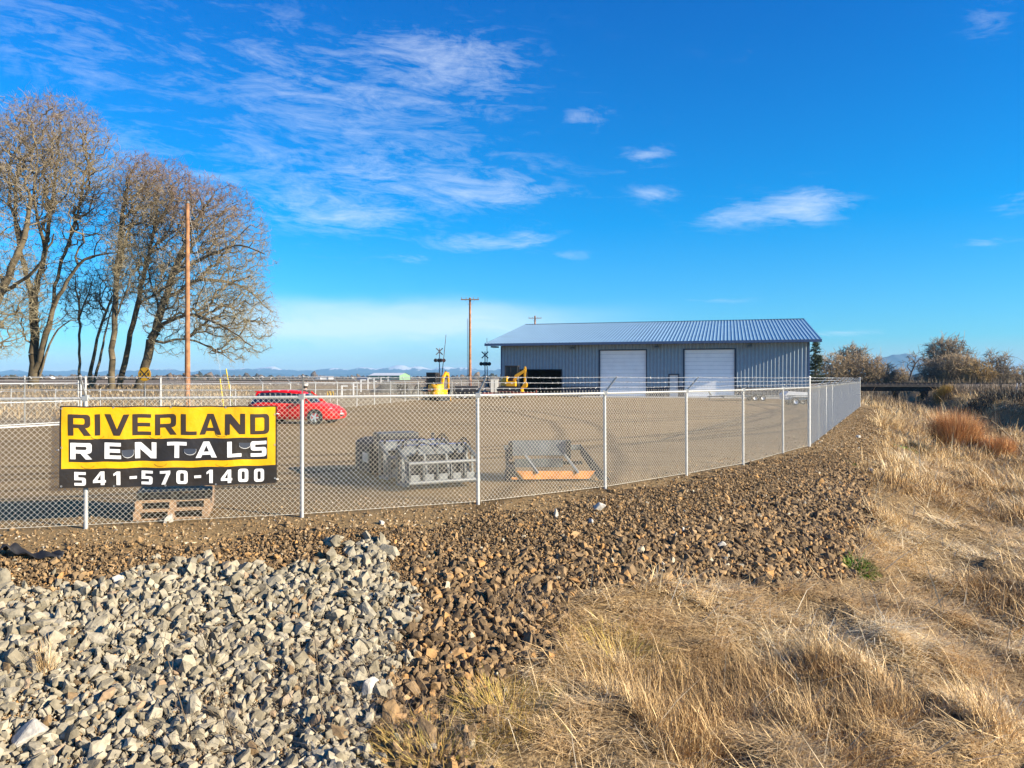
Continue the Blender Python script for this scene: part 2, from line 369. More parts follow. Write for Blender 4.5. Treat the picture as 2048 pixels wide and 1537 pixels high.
    for (cx_, cy_, rr_) in RUTS:
        dx_ = mt('SUBTRACT', sxy.outputs[0], cx_); dy_ = mt('SUBTRACT', sxy.outputs[1], cy_)
        rd_ = mt('ADD', mt('SQRT', mt('ADD', mt('MULTIPLY', dx_, dx_), mt('MULTIPLY', dy_, dy_)), None), wob)
        for o_ in (0, 1.7):
            v_ = mt('SUBTRACT', 1.0, mt('MULTIPLY', mt('ABSOLUTE', mt('SUBTRACT', rd_, rr_ + o_), None), 2.6)); v_ = mt('MAXIMUM', v_, 0.0)
            ruts = v_ if ruts is None else mt('MAXIMUM', ruts, v_)
    rv = ramp(mt('MULTIPLY', ruts, mt('MULTIPLY', brk, 1.7)), [(.1, (1, 1, 1)), (.75, (.74, .72, .70))])
    grav = mix(1.0, grav, rv, 'MULTIPLY')
    dk = N('ShaderNodeVectorMath'); dk.operation = 'MULTIPLY'; L(grav, dk.inputs[0]); dk.inputs[1].default_value = (.70, .68, .62); grav = dk.outputs[0]
    c = mix(sp.outputs[0], field, grav); c = mix(sp.outputs[2], c, soil_); c = mix(sp.outputs[1], c, grs)
    L(c, bs.inputs['Base Color'])
    b = N('ShaderNodeBump'); b.inputs['Strength'].default_value = .55; b.inputs['Distance'].default_value = .015
    ad = N('ShaderNodeMath'); ad.operation = 'ADD'; L(vo.outputs['Distance'], ad.inputs[0]); L(noi(16, 8).outputs[0], ad.inputs[1])
    L(ad.outputs[0], b.inputs['Height']); L(b.outputs[0], bs.inputs['Normal'])
    o = np_mesh('ground', np.stack([X, Y, Z], -1).reshape(-1, 3), Q, m_, attrs={'zone': attr}, flat=False)
    tag(o, kind='structure')
terrain()
wm = M('water', (.012, .014, .012), .08, 0, .2, 1, .15, 6, spec=.6)
MB().add([(0, -20, -2.16), (120, -20, -2.16), (140, 200, -2.16), (0, 200, -2.16)], [(0, 1, 2, 3)]).build('water', wm)['kind'] = 'structure'
# ------------------------------------------------------------------ building
TH = R(16); U = Vector((math.cos(TH), -math.sin(TH), 0)); Vv = Vector((math.sin(TH), math.cos(TH), 0))
def warehouse():
    root = empty('metal_building', (-1.27, 87.5, 0), -TH, 'long blue grey corrugated metal warehouse with low blue gable roof behind the gravel yard', 'building')
    # local x along the front wall, y back, z up; wall 0..33.6
    LW = 33.6; HW = 5.85; RP = .19; OV = 1.25; DEP = 34.0
    d1 = (11.56, 16.79, 5.2); d2 = (20.83, 26.16, 5.2); dm = (19.23, 20.25, 2.5); op = (1.7, 7.19, 3.05)
    ops = [d1, d2, dm, op]
    w = MB(); wns = []
    xs = sorted(set([0, LW] + [a for o_ in ops for a in o_[:2]])); wz = 1.15
    for a, b in zip(xs[:-1], xs[1:]):
        z0 = 0
        for o_ in ops:
            if a >= o_[0] - 1e-6 and b <= o_[1] + 1e-6: z0 = o_[2]
        if z0 < wz: q_ = MB().box(a, b, -.012, .1, z0, wz); wns.append((a, b, q_)); w.box(a, b, 0, .1, wz, HW)
        else: w.box(a, b, 0, .1, z0, HW)
    x = .19
    while x < LW - .1:
        z0 = 0
        for o_ in ops:
            if o_[0] - .12 < x < o_[1] + .12: z0 = o_[2] + .1
        wl = [q for (a, b, q) in wns if a - .01 <= x <= b + .01]
        for (mb, za, zb) in (((wl[0], z0, wz),) if wl else ()) + ((w, max(z0, wz), HW),):
            y_ = 0 if mb is w else -.012
            if zb > za: mb.add([(x - .17, y_, za), (x - .02, y_ - .10, za), (x + .025, y_ - .05, za), (x + .17, y_, za), (x - .17, y_, zb), (x - .02, y_ - .10, zb), (x + .02, y_ - .10, zb), (x + .17, y_, zb)], [(0, 1, 5, 4), (1, 2, 6, 5), (2, 3, 7, 6)])
        x += .38
    HR = HW + .19 * (DEP / 2)
    w.add([(0, .1, 0), (0, DEP, 0), (0, DEP, HW), (0, DEP / 2, HR - .05), (0, .1, HW)], [(0, 1, 2, 3, 4)])
    w.add([(LW, .1, 0), (LW, DEP, 0), (LW, DEP, HW), (LW, DEP / 2, HR - .05), (LW, .1, HW)], [(4, 3, 2, 1, 0)])
    w.box(0, LW, DEP - .1, DEP, 0, HW)
    w.build('wall', wallb, root, fixn=False); [q.build('wainscot', navy, root, fixn=False) for a, b, q in wns]
    # trims at corners
    MB().box(-.03, .14, -.09, .1, 0, HW).build('corner_trim', fascia, root); MB().box(LW - .14, LW + .03, -.09, .1, 0, HW).build('corner_trim', fascia, root)
    # roof, ribs as geometry
    x0, x1 = -1.6, LW + 1.05; e0 = -OV; zE = HW + .22
    def rz(y): return zE + (y - e0) * RP if y <= DEP / 2 else zE + (DEP / 2 - e0) * RP - (y - DEP / 2) * RP
    r = MB(); ym = DEP / 2; yb = DEP + OV
    r.add([(x0, e0, rz(e0)), (x1, e0, rz(e0)), (x1, ym, rz(ym)), (x0, ym, rz(ym)), (x1, yb, rz(yb)), (x0, yb, rz(yb))], [(0, 1, 2, 3), (3, 2, 4, 5)])
    r.add([(x0, e0, rz(e0) - .1), (x1, e0, rz(e0) - .1), (x1, ym, rz(ym) - .1), (x0, ym, rz(ym) - .1), (x1, yb, rz(yb) - .1), (x0, yb, rz(yb) - .1)], [(3, 2, 1, 0), (5, 4, 2, 3)])
    x = x0 + .1
    while x < x1 - .05:
        for (ya, yz) in ((e0, ym - .15), (yb, ym + .15)):
            a = rz(ya); b = rz(yz)
            r.add([(x - .09, ya, a), (x - .02, ya, a + .05), (x + .02, ya, a + .05), (x + .09, ya, a), (x - .09, yz, b), (x - .02, yz, b + .05), (x + .02, yz, b + .05), (x + .09, yz, b)],
                  [(0, 4, 5, 1), (1, 5, 6, 2), (2, 6, 7, 3), (0, 1, 2, 3)])
        x += .38
    r.build('roof', roofm, root, fixn=False)
    f = MB(); f.box(x0 - .02, x1 + .02, e0 - .05, e0 - .003, zE - .26, zE + .02)
    f.box(x0 - .02, x1 + .02, yb + .003, yb + .05, zE - .26, zE + .02)
    for xx in (x0, x1):
        f.bar((xx, e0, rz(e0) - .1), (xx, ym, rz(ym) - .1), .05, .26); f.bar((xx, ym, rz(ym) - .1), (xx, yb, rz(yb) - .1), .05, .26)
    f.bar((x0, ym, rz(ym) + .045), (x1, ym, rz(ym) + .045), .36, .05)
    f.build('fascia', fascia, root)
    MB().box(x0 + .03, x1 - .03, e0 + .02, -.06, zE - .16, zE - .11).build('soffit', wallb, root)
    # small box end of the eave seen at the left
    MB().box(-1.0, -.35, -.9, .3, zE - .42, zE - .262).build('eave_bracket', fascia, root)
    for (a, b, h) in (d1, d2):
        dmb = MB(); n = 12; hh = h / n
        for i in range(n):
            z = i * hh
            dmb.box(a + .06, b - .06, .10, .14, z + .02, z + hh - .02)
            dmb.box(a + .06, b - .06, .12, .145, z - .012 if i else 0, z + .012)
        d = dmb.build('roll_up_door', white_door, root, bev=.006)
        fr = MB(); fr.box(a - .1, a + .06, -.075, .16, 0, h + .1); fr.box(b - .06, b + .1, -.075, .16, 0, h + .1); fr.box(a + .06, b - .06, -.075, .16, h, h + .1); fr.build('door_frame', navy, d)
        MB().box(a + .1, b - .1, .085, .105, .02, .09).build('door_seal', blackm, d)
    a, b, h = dm
    d = MB().box(a + .06, b - .06, .04, .09, .03, h - .05).build('entry_door', whitep, root)
    fr = MB(); fr.box(a - .07, a + .06, -.07, .1, 0, h + .07); fr.box(b - .06, b + .07, -.07, .1, 0, h + .07); fr.box(a + .06, b - .06, -.07, .1, h - .05, h + .07); fr.build('door_frame', navy, d)
    MB().tube([(b - .16, .02, 1.0), (b - .28, .02, 1.0)], .02, 6).build('door_handle', steel, d)
    a, b, h = op
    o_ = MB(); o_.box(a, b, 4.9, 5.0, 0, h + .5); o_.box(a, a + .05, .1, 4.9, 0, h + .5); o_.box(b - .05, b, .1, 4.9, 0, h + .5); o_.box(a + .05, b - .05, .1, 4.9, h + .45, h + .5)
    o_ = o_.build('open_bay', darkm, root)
    sh = MB()
    for z in (.7, 1.5, 2.2): sh.box(a + .6, b - .5, 2.9, 3.4, z, z + .06)
    for x in (a + .6, a + 2.2, b - .55): sh.box(x, x + .06, 2.9, 3.4, 0, 2.4)
    rs = np.random.default_rng(3)
    for i in range(16):
        x = a + .7 + rs.random() * 3.8; z = [.0, .76, 1.56][i % 3]; sh.box(x, x + .1 + .3 * rs.random(), 2.95, 3.3, z, z + .2 + .4 * rs.random())
    sh.build('shelf', dksteel, o_)
    fr = MB(); fr.box(a - .08, a + .001, -.07, .12, 0, h + .08); fr.box(b - .001, b + .08, -.07, .12, 0, h + .08); fr.box(a, b, -.07, .12, h, h + .08); fr.build('door_frame', navy, o_)
    for x in (8.6, 18.0, 27.7, .9 + 1.8):
        if x < 5: continue
        l = MB(); l.box(x - .12, x + .12, -.3, -.05, HW - .38, HW - .2)
        l.add([(x - .32, -.75, HW - .36), (x + .2, -.75, HW - .36), (x + .2, -.3, HW - .24), (x - .32, -.3, HW - .24), (x - .32, -.75, HW - .5), (x + .2, -.75, HW - .5), (x + .2, -.3, HW - .42), (x - .32, -.3, HW - .42)], [(0, 1, 2, 3), (7, 6, 5, 4), (0, 4, 5, 1), (1, 5, 6, 2), (2, 6, 7, 3), (3, 7, 4, 0)])
        l.build('wall_light', steel_l, root)
    ap = MB().box(9.8, 34.2, -3.2, -.08, -.2, .07).build('concrete_apron', concrete); ap.location = root.location; ap.rotation_euler = root.rotation_euler; ap['kind'] = 'structure'
warehouse()

# ------------------------------------------------------------------ chain-link fences
def diamonds(mb, p, q, z0, z1, zb0, zb1, wr, sp, tips=True):
    """woven wire between two posts; p, q in plan, heights above the given bottoms"""
    p = Vector((p[0], p[1], 0)); q = Vector((q[0], q[1], 0)); Lg = (q - p).length; u = (q - p) / Lg; nrm = Vector((u.y, -u.x, 0)); H = z1 - z0
    V = mb['V']; Q = mb['Q']
    def seg(x0, y0, x1, y1, off, r):
        a = p + u * x0 + nrm * off; b = p + u * x1 + nrm * off; a.z = zb0 + (z0 - zb0) + y0; b.z = z0 + y1
        a.z += (zb1 - zb0) * x0 / Lg * (1 - y0 / H); b.z += (zb1 - zb0) * x1 / Lg * (1 - y1 / H)
        d = (b - a).normalized(); s1 = d.cross(nrm).normalized() * r; s2 = nrm * r
        k = len(V)
        for c in (a, b): V.extend([tuple(c + s1 + s2 * .6), tuple(c - s1 + s2 * .6), tuple(c - s2)])
        Q.extend([(k, k + 1, k + 4, k + 3), (k + 1, k + 2, k + 5, k + 4), (k + 2, k, k + 3, k + 5)])
    n = int((Lg + H) / sp) + 1
    for i in range(n):
        c = i * sp - H
        x0 = max(0, c); x1 = min(Lg, c + H)
        if x1 > x0: seg(x0, x0 - c, x1, x1 - c, .004, wr)
        c = i * sp; x0 = max(0, c - H); x1 = min(Lg, c)
        if x1 > x0: seg(x0, c - x0, x1, c - x1, -.004, wr)
    if tips:
        for i in range(int(Lg / sp)):
            x = (i + .5) * sp
            seg(x, H, x + .006, H + .045, 0, wr * .9); seg(x - .014, H + .045, x + .016, H + .04, 0, wr * .8)
def panel(root, p, q, z0, z1, bottoms, wr=.0018, sp=.077, tips=True, name='mesh_panel'):
    mb = {'V': [], 'Q': []}; diamonds(mb, p, q, z0, z1, bottoms[0], bottoms[1], wr, sp, tips)
    return np_mesh(name, np.array(mb['V']), np.array(mb['Q']), wirem, root)
def fence(pts, label, out=1, arms=True, railz=1.80, big=(), zfun=h1, wr=.0018, tips=True, barb=True):
    root = empty('chain_link_fence', (pts[0][0], pts[0][1], 0), 0, label, 'fence'); root.location = (0, 0, 0)
    n = len(pts); dirs = []
    for i in range(n):
        a = Vector(pts[max(i - 1, 0)]); b = Vector(pts[min(i + 1, n - 1)]); d = (b - a).normalized(); dirs.append(d)
    tipsP = []
    for i, (x, y) in enumerate(pts):
        g = zfun(x, y); d = dirs[i]; nr = Vector((d.y, -d.x, 0)) * out
        r = .044 if i in big else .030; top = railz + (.33 if i in big else .02)
        pm = MB().tube([(x, y, g - .15), (x + random.uniform(-.012, .012), y + random.uniform(-.012, .012), top)], r, 12)
        pm.lathe([(r + .006, -.03), (r + .008, .0), (r * .75, .03), (0.001, .035)], (x, y, top), 'Z', 12)
        po = pm.build('post', galv, root, sm=40)
        bx = Vector((x, y, top)); e = bx + nr * .30 + Vector((0, 0, .30))
        if arms and i not in big:
            am = MB().bar(bx, e, .03, .018, up=nr.cross(Vector((0, 0, 1)))); am.box(x - .04, x + .04, y - .04, y + .04, top - .05, top + .03)
            am.build('barbed_wire_arm', galv, po)
        tipsP.append([bx + (e - bx) * t if i not in big else Vector((x, y, railz + .33 * t)) for t in (.33, .66, .97)])
    rl = MB(); bw = MB()
    for i in range(n - 1):
        a, b = pts[i], pts[i + 1]
        rl.tube([(a[0], a[1], railz), (b[0], b[1], railz)], .021, 8, cap=False)
        ga, gb = zfun(*a) + .05, zfun(*b) + .05
        bw.tube([(a[0], a[1], ga), (b[0], b[1], gb)], .004, 4, cap=False)
        d = (Vector(b) - Vector(a)).normalized(); nr = Vector((d.y, -d.x)) * .028 * out
        panel(root, (a[0] + nr.x, a[1] + nr.y), (b[0] + nr.x, b[1] + nr.y), ga, railz + .01, (ga, gb), wr if n < 20 or i < 8 else .0030, tips=tips)
    rl.build('top_rail', galv, root, sm=40); bw.build('tension_wire', wirem, root)
    if barb:
        for k in range(3):
            w = MB()
            for i in range(n - 1):
                a, b = tipsP[i][k], tipsP[i + 1][k]; mid = (a + b) / 2; mid.z -= .015
                w.tube([a, mid, b], .0045 if wr < .003 else .006, 4, cap=False)
                L_ = (b - a).length; m_ = int(L_ / .13)
                if y_near(a):
                    for j in range(m_):
                        c = a + (b - a) * (j + .5) / m_; c.z -= .012
                        for q in range(2):
                            v = Vector((random.uniform(-1, 1), random.uniform(-1, 1), random.uniform(-1, 1))).normalized() * .022
                            w.bar(c - v, c + v, .004)
            w.build('barbed_wire', barbm, root)
    return root
def y_near(a): return a.y < 40
front = fence(POSTS + RUN, 'near galvanised chain link fence carrying the yellow banner, topped with barbed wire on slanted arms', big=(8, 20))
# fence along the far left side of the yard, continued round the back
SIDE = [(-17.0 + .0, 36.3)]
for k in range(-3, 14): SIDE.append((-13.61 + .76 * k, 46.1 + 2.9 * k))
SIDE = SIDE[:1] + SIDE[2:]
fence(SIDE, 'distant chain link fence running away behind the red hatchback and the yellow excavator', out=-1, big=(0,), wr=.0013, tips=False)
BACK = [SIDE[-1]] + [(SIDE[-1][0] + 3 * k * math.cos(TH) * .98, SIDE[-1][1] - 3 * k * math.sin(TH) * -.35 + .0) for k in range(1, 4)]
def gate():
    A = Vector((-19.95, 34.5)); d = Vector((-.48, -.877)); 
    root = empty('sliding_gate', (0, 0, 0), 0, 'wide galvanised chain link sliding gate left of the yellow banner', 'gate')
    pts = [A + d * t for t in (0, 2.35, 4.7)]
    fr = MB()
    for i, p in enumerate(pts):
        fr.tube([(p.x, p.y, .08), (p.x, p.y, 1.98 if i == 0 else 2.05)], .03, 8)
    for z in (.1, 1.05, 1.86): fr.tube([(pts[0].x, pts[0].y, z), (pts[2].x, pts[2].y, z)], .026, 8)
    for p in (pts[1],): fr.tube([(p.x, p.y, .1), (p.x, p.y, 2.2)], .03, 8)
    fr.build('gate_frame', galv, root, sm=40)
    gp = MB()
    for o_ in (.12, .34): q = A - d * o_; gp.tube([(q.x, q.y, -.1), (q.x, q.y, 2.2)], .045, 10)
    gp.build('gate_post', galv, root, sm=40)
    for a, b in zip(pts[:-1], pts[1:]): panel(root, a, b, .1, 1.86, (.1, .1), .0015, tips=False)
    for z in (2.0, 2.12): 
        MB().tube([(pts[0].x, pts[0].y, z), (pts[2].x, pts[2].y, z)], .006, 4).build('barbed_wire', barbm, root)
    q = pts[0] + d * .9 + Vector((.05, -.05))
    MB().box(q.x - .1, q.x + .1, q.y - .04, q.y + .02, 1.0, 1.18).build('latch_box', whitep, root, bev=.02)
    rail = MB().bar((pts[0].x + .3, pts[0].y - .7, .05), (pts[2].x - .4, pts[2].y - 2.0, .05), .12, .06)
    rail.build('ground_track', galv, root)
gate()
FLD = [(-21.8 - .0, 41.5), (-18.3, 41.9), (-14.95, 41.0)]
fence([(-60 + 3.0 * k, 50.5 - .04 * k * 3) for k in range(0, 15)], 'low wire and post field fence left of the big wooden pole under the oaks', out=1, arms=False, railz=1.35, wr=.0013, tips=False, barb=False)

# ------------------------------------------------------------------ banner with lettering
def rnd_loop(pts):
    """pts (x, y) or (x, y, r): round the corners that carry a radius"""
    out = []; n = len(pts)
    for i, p in enumerate(pts):
        if len(p) == 2 or p[2] == 0: out.append((p[0], p[1])); continue
        P = Vector(p[:2]); a = (Vector(pts[i - 1][:2]) - P).normalized(); b = (Vector(pts[(i + 1) % n][:2]) - P).normalized(); r = p[2]
        A, B = P + a * r, P + b * r
        for k in range(6):
            t = k / 5; out.append(tuple(A * (1 - t) ** 2 + P * 2 * t * (1 - t) + B * t * t))
    return out
def glyph(ch, w, t, th=None):
    """outline loops of a squared sans letter, height 1, width w, stroke t (vertical) / th (horizontal bars)"""
    h = th or t; r = .2; ri = .1; m_ = .40; mid = .5 - h / 2
    if ch == 'I': return [[(0, 0), (0, 1), (t, 1), (t, 0)]]
    if ch == 'L': return [[(0, 0), (0, 1), (t, 1), (t, h), (w, h), (w, 0)]]
    if ch == 'E': return [[(0, 0), (0, 1), (w, 1), (w, 1 - h), (t, 1 - h), (t, mid + h), (w * .95, mid + h), (w * .95, mid), (t, mid), (t, h), (w, h), (w, 0)]]
    if ch == 'T': c = w / 2; return [[(c - t / 2, 0), (c - t / 2, 1 - h), (0, 1 - h), (0, 1), (w, 1), (w, 1 - h), (c + t / 2, 1 - h), (c + t / 2, 0)]]
    if ch == 'R': return [[(0, 0), (0, 1), (w, 1, r), (w, m_ - h * .2, r), (w * .76, m_ - h * .2), (w + .03, 0), (w - t * 1.15, 0), (w * .74 - t * 1.1, m_ - h * .2), (t, m_ - h * .2), (t, 0)],
                          [(t, m_ + h * .8), (w - t, m_ + h * .8, ri), (w - t, 1 - h, ri), (t, 1 - h)]]
    if ch == 'D': return [[(0, 0), (0, 1), (w, 1, r * 1.2), (w, 0, r * 1.2)], [(t, h), (w - t, h, ri), (w - t, 1 - h, ri), (t, 1 - h)]]
    if ch == 'V': c = w / 2; return [[(0, 1), (c - .6 * t, 0), (c + .6 * t, 0), (w, 1), (w - 1.15 * t, 1), (c, .27), (1.15 * t, 1)]]
    if ch == 'A':
        c = w / 2; ya = 1 - 1.15 * h; xl = lambda y: 1.15 * t + (c - 1.15 * t) * y / ya; xr = lambda y: w - xl(y); y0 = .17; y1 = .17 + h * .9
        return [[(0, 0), (c - .62 * t, 1), (c + .62 * t, 1), (w, 0), (w - 1.15 * t, 0), (xr(y0), y0), (xl(y0), y0), (1.15 * t, 0)], [(xl(y1), y1), (xr(y1), y1), (c, ya)]]
    if ch == 'N': a = min(.42, 1.9 * t); return [[(0, 0), (0, 1), (1.2 * t, 1), (w - t, a), (w - t, 1), (w, 1), (w, 0), (w - 1.2 * t, 0), (t, 1 - a), (t, 0)]]
    if ch == 'S': return [[(0, 0), (w, 0, r), (w, mid + h, r), (t, mid + h), (t, 1 - h), (w, 1 - h), (w, 1), (0, 1, r), (0, mid, r), (w - t, mid), (w - t, h), (0, h)]]
    if ch == '5': return [[(0, 0), (w, 0, r), (w, mid + h, r), (t, mid + h), (t, 1 - h), (w, 1 - h), (w, 1), (0, 1), (0, mid), (w - t, mid), (w - t, h), (0, h)]]
    if ch == '0': return [[(0, 0, r * 1.2), (0, 1, r * 1.2), (w, 1, r * 1.2), (w, 0, r * 1.2)], [(t, h, ri), (w - t, h, ri), (w - t, 1 - h, ri), (t, 1 - h, ri)]]
    if ch == '4': a = w * .6; return [[(a, 0), (a, .18), (0, .18), (0, .18 + h * .9), (a - .02, 1), (a + t, 1), (a + t, .18 + h * .9), (w, .18 + h * .9), (w, .18), (a + t, .18), (a + t, 0)], [(t * 1.1, .18 + h * .9), (a, .18 + h * .9), (a, .78)]]
    if ch == '1': a = w * .5; return [[(a, 0), (a, 1 - h * 1.2), (w * .12, .78 - h * .6), (w * .12, .78 + h * .2), (a + t * .1, 1), (a + t, 1), (a + t, 0)]]
    if ch == '7': return [[(0, 1 - h), (0, 1), (w, 1), (w, 1 - h), (w * .5 + t * .1, 0), (w * .5 - t, 0), (w - t * 1.1, 1 - h)]]
    if ch == '-': return [[(0, .42), (0, .42 + h), (w, .42 + h), (w, .42)]]
def flat_shape(name, loops, f, mat, parent, fine=0):
    """fill loops (u, v) and put them on a surface f(u, v) -> point"""
    L3 = [[Vector((p[0], p[1], 0)) for p in l] for l in loops]; tri = tessellate_polygon(L3); pts = [p for l in L3 for p in l]
    me = bpy.data.meshes.new(name); bm = bmesh.new(); vs_ = [bm.verts.new(p) for p in pts]
    for t in tri:
        try: bm.faces.new([vs_[i] for i in t])
        except ValueError: pass
    if fine: bmesh.ops.subdivide_edges(bm, edges=[e for e in bm.edges if e.calc_length() > fine], cuts=3, use_grid_fill=True)
    for v in bm.verts: v.co = f(v.co.x, v.co.y)
    bm.to_mesh(me); bm.free(); me.update()
    return link(name, me, mat, parent)
def banner():
    A = Vector((-6.36, 10.575, 0)); B = Vector((-3.58, 11.42, 0)); u = (B - A).normalized(); W_ = (B - A).length; n = Vector((u.y, -u.x, 0))
    root = empty('banner', (0, 0, 0), 0, 'yellow and black vinyl banner on the fence reading RIVERLAND RENTALS with phone number', 'banner')
    zTL, zTR, zBL, zBR = 1.700, 1.672, .548, .500
    def wav(x, y): return .024 * math.sin(x * 3.1 + y * 2) + .012 * math.sin(x * 8.3 + 3.0 * y) + .009 * math.sin(y * 8 + x * 5) + .003 * math.sin(x * 13 - y * 5)
    def S(px, py, o=0):
        """px, py in photo-like units 0..426 by 0..158 (down)"""
        x = px / 426; y = py / 158; zt = zTL + (zTR - zTL) * x; zb = zBL + (zBR - zBL) * x
        p = A + u * (W_ * x) + n * (.05 + o + wav(x * W_, y)); p.z = zt + (zb - zt) * y - .012 * math.sin(x * math.pi) * y + .004 * math.sin(x * 40); return p
    def sheet(name, x0, x1, y0, y1, o, mat, nx=60, ny=20):
        V = []; Q = []
        for j in range(ny + 1):
            for i in range(nx + 1): V.append(S(x0 + (x1 - x0) * i / nx, y0 + (y1 - y0) * j / ny, o))
        for j in range(ny):
            for i in range(nx): k = j * (nx + 1) + i; Q.append((k, k + 1, k + nx + 2, k + nx + 1))
        return np_mesh(name, np.array(V), np.array(Q), mat, root, flat=False)
    vy = M('banner_yellow', (.82, .45, .004), .4, 0, .06, 3, .9, 5); vb = M('banner_black', (.028, .023, .02), .4, 0, .2, 3, .9, 5)
    vw = M('banner_white', (.80, .80, .80), .5, 0, .03, 4); vf = M('wind_flap', (.045, .055, .08), .5, 0, .1, 4)
    vt = M('banner_text_black', (.045, .03, .022), .45, 0, .1, 3)
    sheet('border', 0, 426, 0, 158, 0, vb); sheet('yellow_field', 3.5, 423, 2.5, 121, .003, vy)
    sheet('black_band', 17, 406, 64, 108, .006, vb)
    def word(s, xs, ws, y0, y1, t, mat, o, th=None, f=None):
        H = y1 - y0
        for ch, x, w in zip(s, xs, ws):
            g = [rnd_loop(l) for l in glyph(ch, w / H, t, th)]
            def put(a, b, off): return S(x + a * H, y1 - b * H, off)
            # subdivide edges so the letters follow the cloth
            g2 = []
            for l in g:
                o2 = []
                for i in range(len(l)):
                    a = Vector(l[i]); b = Vector(l[(i + 1) % len(l)]); k = max(1, int((b - a).length / .25))
                    for j in range(k): o2.append(tuple(a + (b - a) * j / k))
                g2.append(o2)
            flat_shape('letter', g2, lambda a, b: put(a, b, o), mat, root, .12)
    word('RIVERLAND', [16.5, 65, 83, 136, 179, 230, 267, 319, 371], [40, 11, 47, 35, 41, 31, 44, 41, 39], 16, 57, .235, vt, .0095, .17)
    word('RENTALS', [20, 83, 140, 202, 259, 323, 371], [39, 31, 41, 39, 43, 29, 33], 71, 102.5, .30, vw, .0125, .22)
    word('541-570-1400', [27, 61, 97, 129, 152, 188, 221, 256, 279, 310, 345, 378], [21, 24, 15, 14, 22, 21, 22, 14, 15, 23, 21, 21], 127, 153.5, .27, vw, .0085, .2)
    # half moon wind slits
    def moon(x, y, w, h, mat, o):
        l = [(x + w * math.cos(t), y + h * math.sin(t)) for t in np.linspace(0, math.pi, 16)]; top = [(x - w, y - h * .5), (x + w, y - h * .5)]
        return flat_shape('wind_flap', [l + top], lambda a, b: S(a, b, o), mat, root)
    for (x, y, w, h) in ((127, 90, 11, 10), (248, 88, 12, 7.5), (359, 78, 11.5, 7.5)):
        moon(x, y + .5, w + .3, h + .5, vw, .0112 + .003); moon(x, y, w, h, vf, .0125 + .003)
    vyd = M('slit_edge', (.35, .2, .01), .5)
    for (x, y) in ((70, 58), (180, 58), (312, 55), (52, 114), (190, 112), (312, 114)):
        pts = [S(x + 12 * math.cos(t), y + 6 * math.sin(t), .009) for t in np.linspace(0.1, math.pi - .1, 12)]
        MB().tube(pts, .0022, 4).build('wind_slit', vyd, root)
    for (x, y) in [(4, 5), (4, 80), (4, 154), (422, 18), (422, 80), (422, 148), (100, 155.5), (200, 155.5), (300, 155.5), (100, 2.5), (210, 2.5), (320, 2.5)]:
        p = S(x, y, .011); MB().lathe([(.007, 0), (.014, -.002), (.014, .001)], p, 'Y', 10).build('grommet', galv, root)
    for (x, y) in ((-1, 84), (425, 16), (424, 150)):
        p = S(x, y, .014); e = S(x + (6 if x > 0 else -6), y + 1, -.04); MB().tube([p, (p + e) / 2 + n * .01, e], .006, 5).build('zip_tie', vw, root)
banner()

# ------------------------------------------------------------------ loose rock, gravel
def hull_protos(n, k, seed, flat=(1, 1, 1)):
    rs = np.random.default_rng(seed); out = []
    for i in range(n):
        bm = bmesh.new()
        v = rs.normal(size=(k, 3)); v /= np.linalg.norm(v, axis=1)[:, None]; v *= (.86 + .24 * rs.random((k, 1)))
        v *= np.array([1.15 + .5 * rs.random(), .8 + .3 * rs.random(), .55 + .35 * rs.random()]) * np.array(flat)
        for p in v: bm.verts.new(p)
        r = bmesh.ops.convex_hull(bm, input=bm.verts)
        bmesh.ops.delete(bm, geom=[g for g in r['geom_interior'] if isinstance(g, bmesh.types.BMVert)], context='VERTS')
        bmesh.ops.recalc_face_normals(bm, faces=bm.faces)
        bm.verts.ensure_lookup_table(); bm.verts.index_update()
        V = np.array([p.co[:] for p in bm.verts]); T = np.array([[l.vert.index for l in f.loops] for f in bm.faces if len(f.verts) == 3])
        out.append((V, T)); bm.free()
    return out
def rand_rot(n, rs, tilt=1.0):
    q = rs.normal(size=(n, 4)); q /= np.linalg.norm(q, axis=1)[:, None]; w, x, y, z = q.T
    return np.stack([np.stack([1 - 2 * (y * y + z * z), 2 * (x * y - z * w), 2 * (x * z + y * w)], -1), np.stack([2 * (x * y + z * w), 1 - 2 * (x * x + z * z), 2 * (y * z - x * w)], -1), np.stack([2 * (x * z - y * w), 2 * (y * z + x * w), 1 - 2 * (x * x + y * y)], -1)], 1)
def scatter(name, P, size, protos, mat, seed, rnd=None):
    rs = np.random.default_rng(seed); n = len(P); Rm = rand_rot(n, rs); which = rs.integers(0, len(protos), n); rnd = rs.random(n) if rnd is None else rnd
    VV = []; TT = []; AA = []; off = 0
    for k, (V, T) in enumerate(protos):
        idx = np.where(which == k)[0]
        if not len(idx): continue
        pts = np.einsum('nij,vj->nvi', Rm[idx], V) * size[idx][:, None, None] + P[idx][:, None, :]
        VV.append(pts.reshape(-1, 3)); nv = len(V)
        TT.append((T[None] + (np.arange(len(idx)) * nv)[:, None, None] + off).reshape(-1, 3)); off += nv * len(idx)
        AA.append(np.repeat(rnd[idx], nv))
    o = np_mesh(name, np.concatenate(VV), np.concatenate(TT), mat, attrs={'rnd': np.concatenate(AA)})
    return o
def fill(poly, sp, seed, jit=.5):
    rs = np.random.default_rng(seed); P = np.array(poly); x0, y0 = P.min(0); x1, y1 = P.max(0)
    X, Y = np.meshgrid(np.arange(x0, x1, sp), np.arange(y0, y1, sp)); X = X + rs.uniform(-jit, jit, X.shape) * sp; Y = Y + rs.uniform(-jit, jit, Y.shape) * sp
    X = X.ravel(); Y = Y.ravel(); k = inpoly(X + (fbm(X * 3, Y * 3, 31) - .5) * .9, Y + (fbm(X * 3, Y * 3, 37) - .5) * .9, poly); return X[k], Y[k], rs
